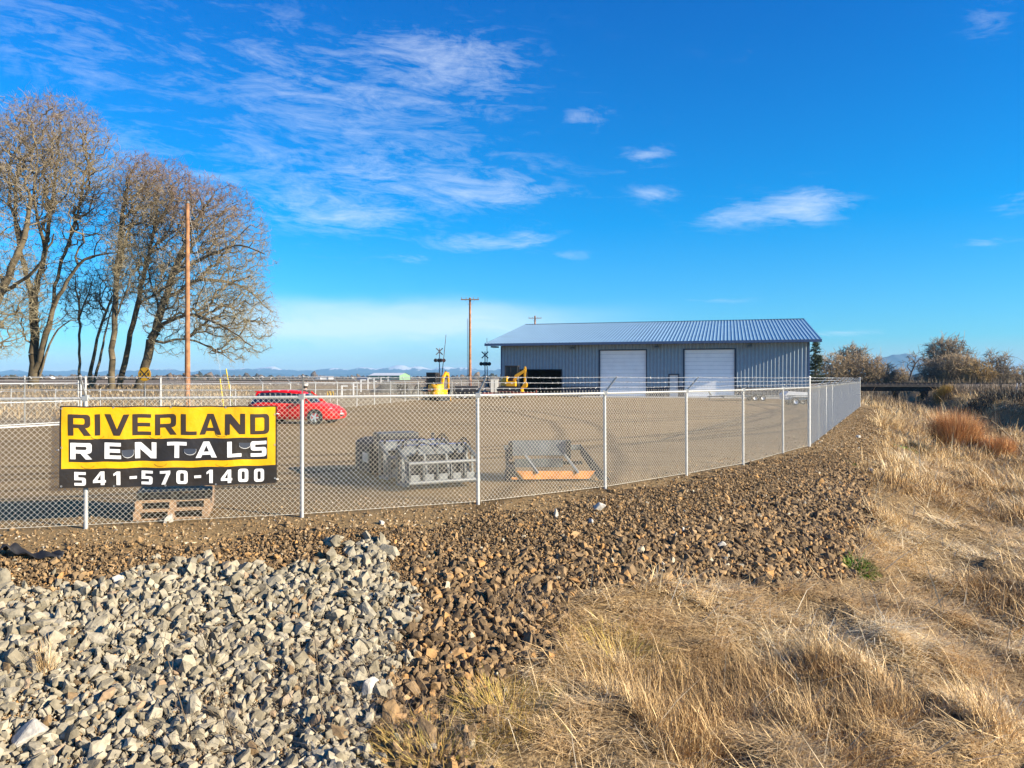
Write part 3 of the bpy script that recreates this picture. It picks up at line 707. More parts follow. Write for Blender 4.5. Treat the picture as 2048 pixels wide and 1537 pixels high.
wr_m = M_attr('pale_riprap', [(0, (.22, .19, .13)), (.3, (.305, .268, .19)), (.7, (.37, .328, .238)), (.95, (.44, .395, .295)), (1, (.36, .25, .15))], .9, 11, .28, .5, 26)
br_m = M_attr('brown_riprap', [(0, (.10, .068, .038)), (.3, (.20, .138, .075)), (.6, (.28, .19, .10)), (.85, (.36, .235, .112)), (.95, (.48, .26, .09)), (1, (.48, .42, .30))], .9, 11, .3, .5, 26)
gr_m = M_attr('gravel_mix', [(0, (.12, .075, .036)), (.4, (.28, .18, .085)), (.75, (.40, .265, .13)), (.93, (.47, .36, .22)), (1, (.58, .53, .42))], .9, 20, .25, 0)
pr = hull_protos(26, 17, 5); pr2 = hull_protos(12, 9, 6)
def rocks():
    X, Y, rs = fill(WHITE, .060, 11); n = len(X); sz = np.clip(rs.lognormal(math.log(.045), .36, n), .022, .115)
    Z = height(X, Y) + sz * .25 + rs.random(n) * .05
    tag(scatter('pale_riprap', np.stack([X, Y, Z], -1), sz, pr, wr_m, 12), 'bank of pale grey broken rock in the lower left', 'riprap', kind='stuff')
    X, Y, rs = fill(BROWN, .060, 13); k = ~inpoly(X, Y, WHITE) | (rs.random(len(X)) < .03); X = X[k]; Y = Y[k]; n = len(X)
    s = sdist(X, Y); base = .0235 + .0205 * smst(s, 1.0, 2.4) + .006 * smst(s, 2.5, 5)
    sz = np.clip(base * rs.lognormal(0, .30, n), .018, .12)
    Z = height(X, Y) + sz * .25 + rs.random(n) * .035
    rn = rs.random(n); rn = np.where(rs.random(n) < .012, 1.0, rn * .97)
    tag(scatter('brown_riprap', np.stack([X, Y, Z], -1), sz, pr, br_m, 14, rn), 'slope of rusty brown broken rock in the middle below the fence', 'riprap', kind='stuff')
    for poly, mt, nm, n_, lb in ((WHITE, wr_m, 'pale_stone_chips', .030, 'small pale stone chips filling the gaps of the pale rock bank'), (BROWN, br_m, 'brown_stone_chips', .031, 'small brown stone chips filling the gaps of the brown rock slope')):
        X, Y, rs = fill(poly, n_, 77); n = len(X); sz = rs.uniform(.008, .021, n)
        tag(scatter(nm, np.stack([X, Y, height(X, Y) + .012 + rs.random(n) * .035], -1), sz, pr2[:5], mt, 78), lb, 'stone chips', kind='stuff')
    # crushed gravel on the shoulder along the fence, thinning into the yard
    P = []; 
    for (a, b) in list(zip(FL[2:11], FL[3:12])) + list(zip([POSTS[-1]] + RUN[:-1], RUN)):
        L_ = math.dist(a, b)
        if L_ < .1: continue
        n = int(L_ * 3.6 / .05 ** 2 * 1.0); t = rng.random(n); o_ = rng.random(n) * 3.6 - 1.6
        u = np.array([(b[0] - a[0]) / L_, (b[1] - a[1]) / L_]); P.append(np.stack([a[0] + u[0] * t * L_ + u[1] * o_, a[1] + u[1] * t * L_ - u[0] * o_], -1))
    P = np.concatenate(P); s = sdist(P[:, 0], P[:, 1]); k = (s < 2.1) & (rng.random(len(P)) < np.where(s < 0, np.clip(.4 + s * .3, .05, 1), 1)); P = P[k]; s = s[k]; n = len(P)
    sz = np.clip(rng.lognormal(math.log(.013), .42, n) * (1 + .55 * smst(s, .2, 1.6)), .006, .045)
    Z = height(P[:, 0], P[:, 1]) + sz * .2
    tag(scatter('gravel', np.c_[P, Z], sz, pr2, gr_m, 15), 'crushed brown gravel along the foot of the chain link fence', 'gravel', kind='stuff')
rocks()
def boulder(px, py, r, label, mat, seed, grp=None):
    x, y = hit(px, py); o = hull_protos(1, 18, seed)[0]; bm = bmesh.new()
    for v in o[0]: bm.verts.new(v * r)
    bm.verts.ensure_lookup_table()
    for t in o[1]: bm.faces.new([bm.verts[i] for i in t])
    bmesh.ops.bevel(bm, geom=bm.edges[:] + bm.verts[:], offset=r * .06, segments=1, affect='EDGES')
    me = bpy.data.meshes.new('boulder'); bm.to_mesh(me); bm.free(); b = link('boulder', me, mat); b.location = (x, y, h1(x, y) + r * .35); b.rotation_euler = (seed, seed * 2, seed)
    tag(b, label, 'rock', grp)
bo_m = M('pale_stone', (.50, .47, .41), .9, 0, .25, 12, .4)
for i, (px, py, r, lb) in enumerate([(1195, 1022, .12, 'blocky pale grey stone at the top of the brown rock slope'), (1112, 1036, .075, 'small white stone left of the blocky pale stone at the top of the brown rocks'), (1180, 1048, .07, 'small pale stone just below the blocky pale stone on the brown slope'),
        (1445, 1098, .10, 'flat pale stone alone in the middle of the brown rock slope'), (1365, 1062, .055, 'small white stone up the brown slope from the flat pale stone'), (1740, 946, .11, 'long pale stone at the right end of the brown rocks by the dry grass'),
        (1716, 877, .10, 'rounded cream stone on the bare bank right of the fence corner'), (764, 1050, .05, 'small white stone on the gravel between banner and brown rocks'), (338, 1046, .09, 'flat pale slab in the gravel below the pallets under the banner'),
        (745, 1395, .15, 'large pale slab at the lower right edge of the white rock bank'), (60, 1490, .17, 'large rounded pale boulder in the bottom left corner'), (240, 1170, .085, 'blocky whitish rock at the upper edge of the white rock bank')]):
    boulder(px, py, r, lb, bo_m, 50 + i)

# ------------------------------------------------------------------ grasses
def blades(name, X, Y, length, width, tilt, az, mat, seed, z=None, curve=.6, parent=None, rnd=None, tmax=2.2):
    rs = np.random.default_rng(seed); n = len(X); Z = height(X, Y) - .02 if z is None else z
    P = np.stack([X, Y, Z], -1); out = []
    ax = np.stack([np.cos(az), np.sin(az), 0 * az], -1); side = np.stack([-np.sin(az + rs.normal(0, .6, n)), np.cos(az + rs.normal(0, .6, n)), 0 * az], -1)
    ct = tilt.copy(); p = P.copy(); cv = rs.normal(curve, .35, n)
    rows = []
    for k, wv in enumerate((1, .8, .15)):
        rows += [p - side * (width * wv)[:, None] * .5, p + side * (width * wv)[:, None] * .5]
        d = ax * np.sin(ct)[:, None] + np.array([0, 0, 1.0]) * np.cos(ct)[:, None]
        p = p + d * (length / 2)[:, None]; ct = np.minimum(ct + cv * .8, np.maximum(tmax, ct))
    V = np.stack(rows, 1).reshape(-1, 3); b = np.arange(n) * 6
    Q = np.concatenate([np.stack([b, b + 1, b + 3, b + 2], -1), np.stack([b + 2, b + 3, b + 5, b + 4], -1)])
    return np_mesh(name, V, Q, mat, parent, attrs={'rnd': np.repeat(rs.random(n) if rnd is None else rnd, 6)})
def gmat(name, stops): return M_attr(name, stops, .7, 3, .22, 0)
straw = gmat('straw', [(0, (.24, .145, .06)), (.3, (.54, .36, .17)), (.6, (.77, .555, .28)), (.85, (.92, .71, .40)), (1, (.97, .84, .57))])
def grass():
    rs = np.random.default_rng(99)
    # candidate points thinned with distance
    sets = []
    for (y0, y1, den, ln, wd) in ((3.5, 10, 5200, .19, .0066), (10, 17, 2500, .23, .0095), (17, 30, 1000, .28, .015), (30, 55, 330, .36, .024), (55, 125, 60, .5, .045)):
        xa, xb = -2, .75 * y1 + 2; n = int((xb - xa) * (y1 - y0) * den); x = rs.uniform(xa, xb, n); y = rs.uniform(y0, y1, n)
        k = (x < .72 * y + 1) & (x > .02 * y - 2.5); x = x[k]; y = y[k]
        g = grass_w(x, y); s = sdist(x, y); c = np.interp(y, [0, 10, 20, 45, 60, 78, 95, 118], [8.9, 8.9, 10.6, 13.8, 12, 11.5, 11.5, 10.6]); w = np.interp(y, [8, 20, 45, 60, 75], [1.3, 1.4, 2.6, 3.6, 2.4])
        g = g * (1 - .97 * smst(s, c - w * 1.0, c - w * .5) * (1 - smst(s, c + w, c + w + 1)))
        cl = fbm(x * 1.7, y * 1.7, 41); g = g * np.clip(.10 + (cl - .38) * 6, .06, 1) * np.clip(.3 + (fbm(x * .45, y * .45, 77) - .3) * 4, .25, 1)
        k = rs.random(len(x)) < g; sets.append((x[k], y[k], np.full(k.sum(), ln), np.full(k.sum(), wd)))
    x, y, ln, wd = [np.concatenate(a) for a in zip(*sets)]; n = len(x)
    lay = fbm(x * .6, y * .6, 61)            # where the grass lies flat and where it stands
    t = np.clip(rs.normal(.48 + .92 * smst(lay, .36, .6), .30, n), 0, 1.42)
    az = fbm(x * .35, y * .35, 71) * 9 + rs.normal(0, 1.5, n)
    L_ = ln * rs.lognormal(0, .48, n) * (.72 + .6 * fbm(x * 1.7, y * 1.7, 41)); rn = np.clip(rs.random(n) * .55 + (fbm(x * .8, y * .8, 81) - .5) * 1.3 + .26, 0, 1)
    print('blades', n)
    o = blades('dry_grass', x, y, L_, wd * rs.lognormal(0, .3, n), t, az, straw, 5, z=height(x, y) - .02 + rs.random(n) * .10 * smst(t, .9, 1.4), curve=.38, rnd=rn, tmax=1.62); tag(o, 'matted straw coloured dry grass covering the ditch and bank on the right', 'dry grass', kind='stuff')
    # long loose stalks lying over the mat
    n = 2600; x = rs.uniform(-1, 16, n); y = rs.uniform(5, 26, n); k = (grass_w(x, y) > .4) & (x < .72 * y + .5); x = x[k]; y = y[k]; n = len(x)
    o = blades('loose_stalks', x, y, rs.uniform(.35, .9, n), np.full(n, .007) * (1 + y / 22), rs.uniform(.9, 1.5, n), rs.uniform(0, 6.28, n), straw, 6, z=height(x, y) + .06, curve=.12, rnd=rs.uniform(.6, 1, n))
    tag(o, 'long loose straw stalks lying over the matted grass', 'dry stalks', kind='stuff')
    # sparse weeds over the rocks
    X, Y = [], []
    for (cx, cy, r, m_) in [(600, 1400, .9, 900), (430, 1480, .7, 500), (690, 1340, .5, 500), (800, 1450, .6, 900), (1050, 1220, .5, 700), (1700, 1000, .9, 900), (1650, 1080, .6, 500), (900, 1490, .5, 900)]:
        a, b = hit(cx, cy); X.append(rs.normal(a, r * .5, m_)); Y.append(rs.normal(b, r * .5, m_))
    x = np.concatenate(X); y = np.concatenate(Y); n = len(x)
    o = blades('dead_weeds', x, y, rs.uniform(.08, .3, n), np.full(n, .004), rs.uniform(.5, 1.5, n), rs.uniform(0, 6.28, n), gmat('weed', [(0, (.13, .09, .06)), (.5, (.36, .27, .18)), (1, (.55, .45, .33))]), 8, z=height(x, y) + .03, curve=.3)
    tag(o, 'sparse dead weeds creeping over the edge of the rock slopes', 'weeds', kind='stuff')
grass()
def tuft(px, py, n, r, ln, wd, mat, label, cat='grass tuft', seed=1, name='grass_tuft', tl=.5, group=None):
    cx, cy = hit(px, py); rs = np.random.default_rng(seed); a = rs.uniform(0, 6.28, n); q = np.sqrt(rs.random(n)) * r
    x = cx + q * np.cos(a); y = cy + q * np.sin(a)
    o = blades(name, x, y, ln * rs.lognormal(0, .25, n), np.full(n, wd), np.clip(rs.normal(tl, .25, n) * (.3 + q / r), 0, 1.4), a + rs.normal(0, .5, n), mat, seed, curve=.45)
    return tag(o, label, cat, group)
ygr = gmat('yellow_grass', [(0, (.30, .19, .06)), (.5, (.62, .42, .13)), (.85, (.74, .55, .18)), (1, (.55, .50, .07))])
tuft(1010, 1430, 2600, .55, .24, .006, ygr, 'bright yellow grass tuft growing out of the brown rocks near the bottom centre', seed=1, tl=.9)
tuft(870, 1520, 2200, .55, .22, .006, ygr, 'yellow grass tuft at the bottom edge between pale and brown rocks', seed=2, tl=.9)
tuft(1240, 1330, 1800, .7, .24, .006, ygr, 'yellowish grass clump at the left edge of the straw field, right of the brown rocks', seed=3, tl=1.0)
tuft(92, 1350, 260, .07, .26, .004, straw, 'small dry brown grass tuft standing in the pale rocks at the far left', seed=4, tl=.3)
grn = gmat('green_weed', [(0, (.04, .12, .01)), (.5, (.12, .30, .02)), (1, (.30, .48, .07))])
tuft(1712, 1136, 1200, .30, .15, .014, grn, 'bright green leafy weed between brown rocks and dry grass', 'weed', 5, 'green_weed', .9)
tuft(1775, 850, 900, .9, .12, .03, gmat('moss_green', [(0, (.08, .10, .02)), (1, (.25, .30, .07))]), 'dull green patch on the bank right of the fence', 'weed', 6, 'green_weed', 1.0)
tuft(1815, 900, 500, .45, .12, .03, grn, 'green patch of weeds below the dull green patch on the right bank', 'weed', 7, 'green_weed', 1.0)
tuft(1690, 925, 300, .3, .08, .02, grn, 'thin yellow green weeds at the upper right tip of the brown rocks', 'weed', 8, 'green_weed', 1.0)
rust = gmat('rust_brush', [(0, (.38, .17, .06)), (.5, (.74, .38, .15)), (1, (.90, .60, .30))])
def brush(px, py, n, r, h, mat, label, seed, wd=.012, name='dry_bush', cat='bush', lean=(0, 0), up=1.0):
    cx, cy = hit(px, py); rs = np.random.default_rng(seed); a = rs.uniform(0, 6.28, n); q = np.sqrt(rs.random(n)) * r * .45
    x = cx + q * np.cos(a); y = cy + q * np.sin(a); z = height(x, y) + rs.random(n) ** 1.3 * h * .55 * (1 - .4 * (q / r))
    o = blades(name, x, y, h * rs.uniform(.35, .75, n), np.full(n, wd), np.clip(rs.normal(.55, .35, n), 0, 1.5) * up, np.where(rs.random(n) < .7, a, rs.uniform(0, 6.28, n)), mat, seed, z=z, curve=.1)
    return tag(o, label, cat)
brush(1912, 905, 9000, 1.75, 2.0, rust, 'rust orange dried bush, larger of two beside the reeds on the right', 21)
brush(1995, 915, 4500, 1.4, 1.0, rust, 'small rust orange dried bush right of the larger rust bush', 22)
brush(1888, 800, 3200, 2.0, 2.0, gmat('gold_brush', [(0, (.28, .15, .03)), (1, (.62, .42, .10))]), 'golden yellow bush under the railway embankment on the right', 23, .03)
brush(1840, 905, 1500, 1.0, .45, gmat('grey_brush', [(0, (.12, .10, .06)), (1, (.36, .29, .18))]), 'dark grey brown bramble left of the rust orange bush', 24, .015)
reedm = gmat('reed', [(0, (.20, .15, .09)), (.5, (.42, .34, .22)), (1, (.62, .52, .36))])
for i, (px, py, n, lb) in enumerate([(1910, 862, 34, 'leaning cattail stalks standing behind the rust orange bush, left cluster'), (1955, 868, 40, 'leaning cattail stalks against the dark water, middle cluster'), (1985, 872, 30, 'leaning cattail stalks nearest the fallen branch on the right')]):
    cx, cy = hit(px, py); rs = np.random.default_rng(i); x = cx + rs.normal(0, .5, n); y = cy + rs.normal(0, .4, n)
    o = blades('reed_clump', x, y, rs.uniform(1.3, 2.1, n), np.full(n, .05), rs.uniform(.15, .4, n), np.full(n, math.pi) + rs.normal(0, .4, n), reedm, i, curve=.1); tag(o, lb, 'reeds')
def stalk(pts, label, r=.006, tw=6, seed=1, name='dead_weed_plant', col=None):
    rs = np.random.default_rng(seed); m_ = MB(); P = [Vector(p) for p in pts]
    m_.tube(P, [r * (1 - .7 * i / (len(P) - 1)) for i in range(len(P))], 5)
    for k in range(tw):
        t = .35 + .6 * rs.random(); i = int(t * (len(P) - 1)); a = P[i] + (P[i + 1] - P[i]) * (t * (len(P) - 1) - i); L_ = (P[-1] - P[0]).length * .25 * rs.random() + .05
        d = ((P[-1] - P[0]).normalized() + Vector(rs.normal(0, .6, 3))).normalized(); m_.tube([a, a + d * L_ * .5, a + d * L_ + Vector((0, 0, -.02))], [r * .5, r * .35, r * .15], 4)
    return tag(m_.build(name, col or reedm), label, 'dead weed')
def gp(px, py, dz=0, D=None):
    x, y = hit(px, py); return Vector((x, y, h1(x, y) + dz))
for i, (a, b, hz, lb) in enumerate([((480, 1537), (385, 1330), .75, 'tallest thin dead stem leaning left over the pale rocks at the bottom'), ((395, 1530), (300, 1310), .6, 'thin dead stem left of the longest stem over the pale rocks'), ((650, 1500), (625, 1330), .55, 'thin dead stem at the right of the pale rocks near the bottom'), ((560, 1530), (390, 1500), .3, 'low dead stem lying across the pale rocks at the bottom')]):
    A = gp(*a); B = gp(*b, .35); stalk([A, A * .6 + B * .4 + Vector((0, 0, hz * .22)), A * .25 + B * .75 + Vector((0, 0, hz * .3)), B + Vector((0, 0, hz * .2))], lb, .006, 9, i)
A = gp(2047, 915, .1); stalk([A, A + Vector((-.7, -.3, .75)), A + Vector((-1.5, -.4, 1.45)), A + Vector((-2.1, -.3, 1.9))], 'pale fallen branch leaning left over the dark water at the right edge', .045, 9, 9, 'fallen_branch')
# black fabric scrap half buried in the gravel
def fabric():
    c = gp(58, 1118); V = []; Q = []; nx, ny = 22, 8
    for j in range(ny + 1):
        for i in range(nx + 1):
            u_ = i / nx; v_ = j / ny; x = -.32 + .75 * u_; y = (v_ - .5) * (.22 - .12 * u_)
            z = .03 + .13 * math.exp(-((u_ - .12) / .1) ** 2) * (1 - abs(v_ - .5)) + .04 * math.sin(u_ * 17 + v_ * 5) * .6 + .03 * math.sin(v_ * 9 + u_ * 6) + .015 * random.random()
            V.append((c.x + x, c.y + y, c.z + z + (1 - u_) * .05))
    for j in range(ny):
        for i in range(nx): k = j * (nx + 1) + i; Q.append((k, k + 1, k + nx + 2, k + nx + 1))
    o = np_mesh('fabric_scrap', np.array(V), np.array(Q), M('black_fabric', (.018, .018, .02), .6, 0, .3, 8), flat=False)
    s = o.modifiers.new('s', 'SOLIDIFY'); s.thickness = .006
    tag(o, 'crumpled black fabric scrap lying in the gravel at the left edge', 'fabric')
fabric()
# ------------------------------------------------------------------ far land, track, hills
def PX(px, D): return (px - 1024) / F * D
def ZY(py, D): return CH + (HZ - py) / F * D
def P3(px, py, D): return Vector((PX(px, D), D, ZY(py, D)))
def ridge(name, D, x0, x1, f, depth, mat, n=260):
    xs = np.linspace(x0, x1, n); X = PX(xs, D); hgt = np.array([f(v) for v in xs]) * D / F
    rows = [(0, -depth), (.55, -depth * .55), (.85, -depth * .2), (1, 0), (.8, depth * .3), (0, depth)]
    V = []; 
    for j, (k, o) in enumerate(rows):
        nz = (fbm(X / 300, X * 0 + j * 3.3, 5) - .5) * .35 * hgt * (1 if 0 < j < 5 and k != 1 else 0)
        V.append(np.stack([X, D + o + (fbm(X / 500, X * 0 + j, 8) - .5) * depth * .3, -3 + (hgt + 3) * k + nz], -1))
    V = np.concatenate(V); i = np.arange(n - 1); Q = np.concatenate([np.stack([i + j * n, i + 1 + j * n, i + 1 + (j + 1) * n, i + (j + 1) * n], -1) for j in range(len(rows) - 1)])
    return tag(np_mesh(name, V, Q, mat, flat=False), kind='structure')
forest = M('forest_hills', (.030, .050, .055), .95, 0, .35, .004)
def snowmat():
    m_ = M('snow_range', (.045, .06, .07), .9, 0, .3, .004); nt = m_.node_tree; bs = nt.nodes['Principled BSDF']
    tc = nt.nodes.new('ShaderNodeTexCoord'); mp = nt.nodes.new('ShaderNodeMapping'); mp.inputs['Scale'].default_value = (.016, .004, .02); nt.links.new(tc.outputs['Object'], mp.inputs[0])
    n = nt.nodes.new('ShaderNodeTexNoise'); n.inputs['Detail'].default_value = 7; n.inputs['Scale'].default_value = 1; nt.links.new(mp.outputs[0], n.inputs['Vector'])
    sp = nt.nodes.new('ShaderNodeSeparateXYZ'); nt.links.new(tc.outputs['Object'], sp.inputs[0])
    a = nt.nodes.new('ShaderNodeMath'); a.operation = 'MULTIPLY_ADD'; nt.links.new(sp.outputs[2], a.inputs[0]); a.inputs[1].default_value = .009; nt.links.new(n.outputs[0], a.inputs[2])
    r = nt.nodes.new('ShaderNodeValToRGB'); r.color_ramp.elements[0].position = 1.22; r.color_ramp.elements[0].position = .98; r.color_ramp.elements[1].position = 1.0
    mr = nt.nodes.new('ShaderNodeMapRange'); mr.inputs[1].default_value = 1.50; mr.inputs[2].default_value = 1.66; nt.links.new(a.outputs[0], mr.inputs[0])
    mx = nt.nodes.new('ShaderNodeMix'); mx.data_type = 'RGBA'; nt.links.new(mr.outputs[0], mx.inputs[0]); mx.inputs[6].default_value = (.04, .055, .065, 1); mx.inputs[7].default_value = (.50, .49, .48, 1)
    nt.links.new(mx.outputs[2], bs.inputs['Base Color']); return m_
def fb1(x, s, seed): return float(fbm(np.array([x / s]), np.array([seed * 7.7]), seed)[0])
ridge('hills', 9600, -400, 2500, lambda p: (6 + 11 * fb1(p, 26, 3) + 8 * fb1(p, 8, 4) + 5 * math.exp(-((p - 520) / 90) ** 2) + 8 * math.exp(-((p - 850) / 120) ** 2) + 3 * math.exp(-((p - 660) / 40) ** 2)) * (1 if p < 1300 else .3), 700, snowmat())
ridge('hills', 8200, -400, 2500, lambda p: (4 + 8 * fb1(p, 60, 6) + 9 * math.exp(-((p - 1000) / 75) ** 2) + 5 * math.exp(-((p - 775) / 50) ** 2) + 5 * math.exp(-((p - 480) / 90) ** 2)) * (1 if p < 1400 else .5), 500, forest)
ridge('hills', 6800, 1500, 2300, lambda p: 36 * math.exp(-abs((p - 1812) / 60) ** 1.7) + 22 * math.exp(-((p - 1740) / 50) ** 2) + 16 * math.exp(-((p - 1900) / 120) ** 2) + 5 * fb1(p, 15, 9), 500, forest)
# track: ballast bank, rails, trestle
TD = Vector((-.961, .276, 0)); TN = Vector((.276, .961, 0)); TP = Vector((56, 120, 0)); TZ = 1.15
def tp(t, o=0, z=0): p = TP + TD * t + TN * o; return (p.x, p.y, z + max(0, min(.6, (t - 40) / 130 * .6)))
ballast = M('ballast', (.20, .16, .12), .95, 0, .35, 2.5, .8, 12)
for (t0, t1) in ((-70, -11.5), (1.5, 260)):
    ts = np.linspace(t0, t1, 40); V = []; 
    for o, z in ((-6.5, -.7), (-4.2, .15), (-2.0, TZ - .12), (-1.7, TZ), (1.7, TZ), (2.0, TZ - .12), (6.5, -.7)): V += [tp(t, o + .25 * math.sin(t * 1.7 + o) * (abs(o) > 2.1), z + .08 * math.sin(t * 2.3 + o) * (abs(o) > 2.1)) for t in ts]
    V = np.array(V); i = np.arange(39); Q = np.concatenate([np.stack([i + j * 40, i + 1 + j * 40, i + 41 + j * 40, i + 40 + j * 40], -1) for j in range(6)])
    tag(np_mesh('railway_embankment', V, Q, ballast), kind='structure')
def track():
    r = MB()
    for o in (-.72, .72): r.bar(tp(-70, o, TZ + .18), tp(40, o, TZ + .18), .07, .16); r.bar(tp(40, o, TZ + .18), tp(170, o, TZ + .18), .07, .16); r.bar(tp(170, o, TZ + .18), tp(260, o, TZ + .18), .07, .16)
    root = empty('railway_track', (0, 0, 0)); root['kind'] = 'structure'
    r.build('rail', M('rail_steel', (.035, .03, .028), .6, .3, .2, 3), root)
    s = MB()
    for k in range(-110, 180): s.bar(tp(k * .6, -1.3, TZ + .04), tp(k * .6, 1.3, TZ + .04), .22, .14)
    s.build('sleepers', wood_dark, root)
track()
def trestle():
    root = empty('railway_trestle', tp(-5, 0, 0), 0, 'low dark railway trestle crossing the ditch beyond the end of the fence', 'railway bridge'); root.location = (0, 0, 0)
    MB().bar(tp(2.5, 0, TZ - .22), tp(-12.5, 0, TZ - .22), 3.4, .38).build('deck', M('deck_beam', (.16, .125, .09), .9, 0, .25, 2), root)
    for o in (-1.2, 1.2): MB().bar(tp(2.2, o, TZ - .75), tp(-12.2, o, TZ - .75), .4, .66).build('girder', M('tarred', (.018, .016, .015), .85, 0, .3, 2), root)
    for t in (1.8, -4.9, -8.9, -11.8):
        m_ = MB()
        for o in (-1.5, -.8, 0, .8, 1.5): m_.tube([tp(t, o * 1.25, -2.8), tp(t, o, TZ - 1.08)], .19, 8)
        m_.bar(tp(t, -1.9, TZ - 1.24), tp(t, 1.9, TZ - 1.24), .4, .34); m_.bar(tp(t, -1.9, -1.2), tp(t, 1.7, .0), .1, .25); m_.build('pier', bpy.data.materials['tarred'], root)
trestle()
# far wood and hedges: one mass along the horizon
def far_wood():
    P = []; S = []; rs = np.random.default_rng(4)
    for (pa, pb, D, n, h) in ((-300, 560, 900, 500, 4.0), (-300, 1100, 1700, 1500, 7.5), (560, 760, 1100, 120, 3.5), (860, 1120, 1300, 260, 6), (1600, 2300, 900, 700, 7), (300, 420, 700, 120, 5), (-300, 100, 420, 200, 3.2)):
        px = rs.uniform(pa, pb, n); d = D * rs.uniform(.92, 1.1, n); s = h * rs.lognormal(-.5, .35, n)
        P.append(np.stack([PX(px, d), d, s * .4], -1)); S.append(s * .75)
    P = np.concatenate(P); S = np.concatenate(S)
    tag(scatter('far_wood', P, S, hull_protos(10, 20, 8, (1, 1, 1)), M_attr('far_wood', [(0, (.03, .035, .02)), (.5, (.10, .075, .05)), (1, (.17, .125, .085))], .95, .4, .3, 0), 5), 'dark line of far bare woods along the horizon', 'far wood', kind='stuff')
far_wood()
def shed(name, px, D, w, d, h, rh, ry, wallc, roofc, label, front=None):
    root = empty(name, (PX(px, D), D, .0), ry, label, 'building'); hw = w / 2
    m_ = MB(); m_.box(-hw, hw, 0, d, -1, h); m_.add([(-hw, 0, h), (-hw, d, h), (-hw, d / 2, h + rh)], [(0, 1, 2)]); m_.add([(hw, 0, h), (hw, d, h), (hw, d / 2, h + rh)], [(2, 1, 0)]); m_.build('wall', M(name + '_wall', wallc, .7, 0, .05, .2), root, fixn=False)
    e = .4; k = rh / (d / 2)
    r = MB(); r.add([(-hw - e, -e, h - e * k + .1), (hw + e, -e, h - e * k + .1), (hw + e, d / 2, h + rh + .1), (-hw - e, d / 2, h + rh + .1), (hw + e, d + e, h - e * k + .1), (-hw - e, d + e, h - e * k + .1)], [(0, 1, 2, 3), (3, 2, 4, 5)]); r.build('roof', M(name + '_roof', roofc, .5, 0, .05, .2), root, fixn=False)
    if front: MB().box(-hw + w * .4, -hw + w * .62, -.08, -.01, 0, h * .8).build('door', M(name + '_door', front, .6), root)
shed('green_barn', 768, 640, 31, 17, 4.4, 2.2, -.42, (.20, .34, .20), (.74, .76, .76), 'long green metal barn with white roof far across the fields', (.1, .2, .12))
shed('blue_shed', 724, 600, 8, 6, 2.0, 1.2, 0, (.05, .08, .16), (.05, .09, .18), 'low dark blue shed left of the far green barn')
for i, (px, w, lb) in enumerate([(636, 7, 'small far white farmhouse, left of three behind the red car'), (648, 9, 'far white farm building, middle of three behind the red car'), (662, 6, 'far white farm building, rightmost of three behind the red car'), (93, 9, 'far white house seen between the oak trunks on the left'), (518, 6, 'far white shed just left of the red car roof')]):
    shed('farmhouse', px, 900, w, 8, 3.2, 1.6, .3 * (i % 3 - 1), (.75, .75, .74), (.35, .33, .32), lb)

# ------------------------------------------------------------------ poles and signals
def tapered_pole(name, px, D, topz, r0, label, arm=None, zb=0, mats=(wood_pole, wood_dark), dark=1.5):
    x = PX(px, D); root = empty(name, (x, D, zb), 0, label, 'utility pole')
    h = topz - zb; MB().tube([(0, 0, -.3), (0, 0, dark), (0, 0, h * .5), (0, 0, h)], [r0, r0 * .98, r0 * .84, r0 * .68], 14).build('pole', mats[0], root, sm=50)
    if arm:
        w, z = arm; z -= zb
        MB().box(-w / 2, w / 2, -r0 - .1, -r0 * .7, z - .06, z + .06).build('crossarm', wood_dark, root)
        for q in (-w / 2 + .1, -w / 5, w / 5, w / 2 - .1): MB().lathe([(.02, 0), (.05, .05), (.03, .12), (.06, .17), (.02, .24)], (q, -r0 - .02, z + .05), 'Z', 8).build('insulator', steel_l, root)
        MB().bar((-w * .28, -r0 - .02, z), (0, -r0 - .02, z - .8), .05, .02).build('brace', steel, root); MB().bar((w * .28, -r0 - .02, z), (0, -r0 - .02, z - .8), .05, .02).build('brace', steel, root)
    return root
p1 = tapered_pole('utility_pole', 375, 45, ZY(408, 45), .165, 'tall bare reddish wooden pole standing before the oaks left of the red car')
MB().lathe([(.03, 0), (.11, .02), (.12, .07), (.05, .1), (.05, .16), (.001, .18)], (.02, 0, ZY(408, 45)), 'Z', 10).build('pole_cap', steel_l, p1)
MB().tube([(.12, 0, ZY(430, 45)), (1.0, -.1, ZY(560, 45)), (2.2, -.3, 1.9), (2.75, -.4, .1)], .005, 5).build('guy_wire', galv, p1)
for i, (px, py0, py1, D, lb) in enumerate([(452, 738, 800, 44, 'taller yellow guy wire guard leaning beside the red car'), (440, 758, 800, 44, 'shorter yellow guy wire guard left of the taller one')]):
    a = P3(px, py0, D); b = Vector((PX(px + (16 if i == 0 else 9), D), D, .0)); tag(MB().tube([b, a], .035, 8).build('guy_guard', M('guard_yellow', (.75, .55, .02), .5), sm=40), lb, 'wire guard')
p2 = tapered_pole('utility_pole', 940, 87, ZY(596, 87), .18, 'wooden utility pole with crossarm between the two railway signals', (2.1, ZY(600, 87)), 0)
MB().box(-.30, -.24, -.03, .03, 0, 9).build('conduit', galv, p2)
tapered_pole('utility_pole', 1070, 150, ZY(632, 150), .22, 'far utility pole with crossarm rising above the warehouse roof', (2.6, ZY(637, 150)), 0)
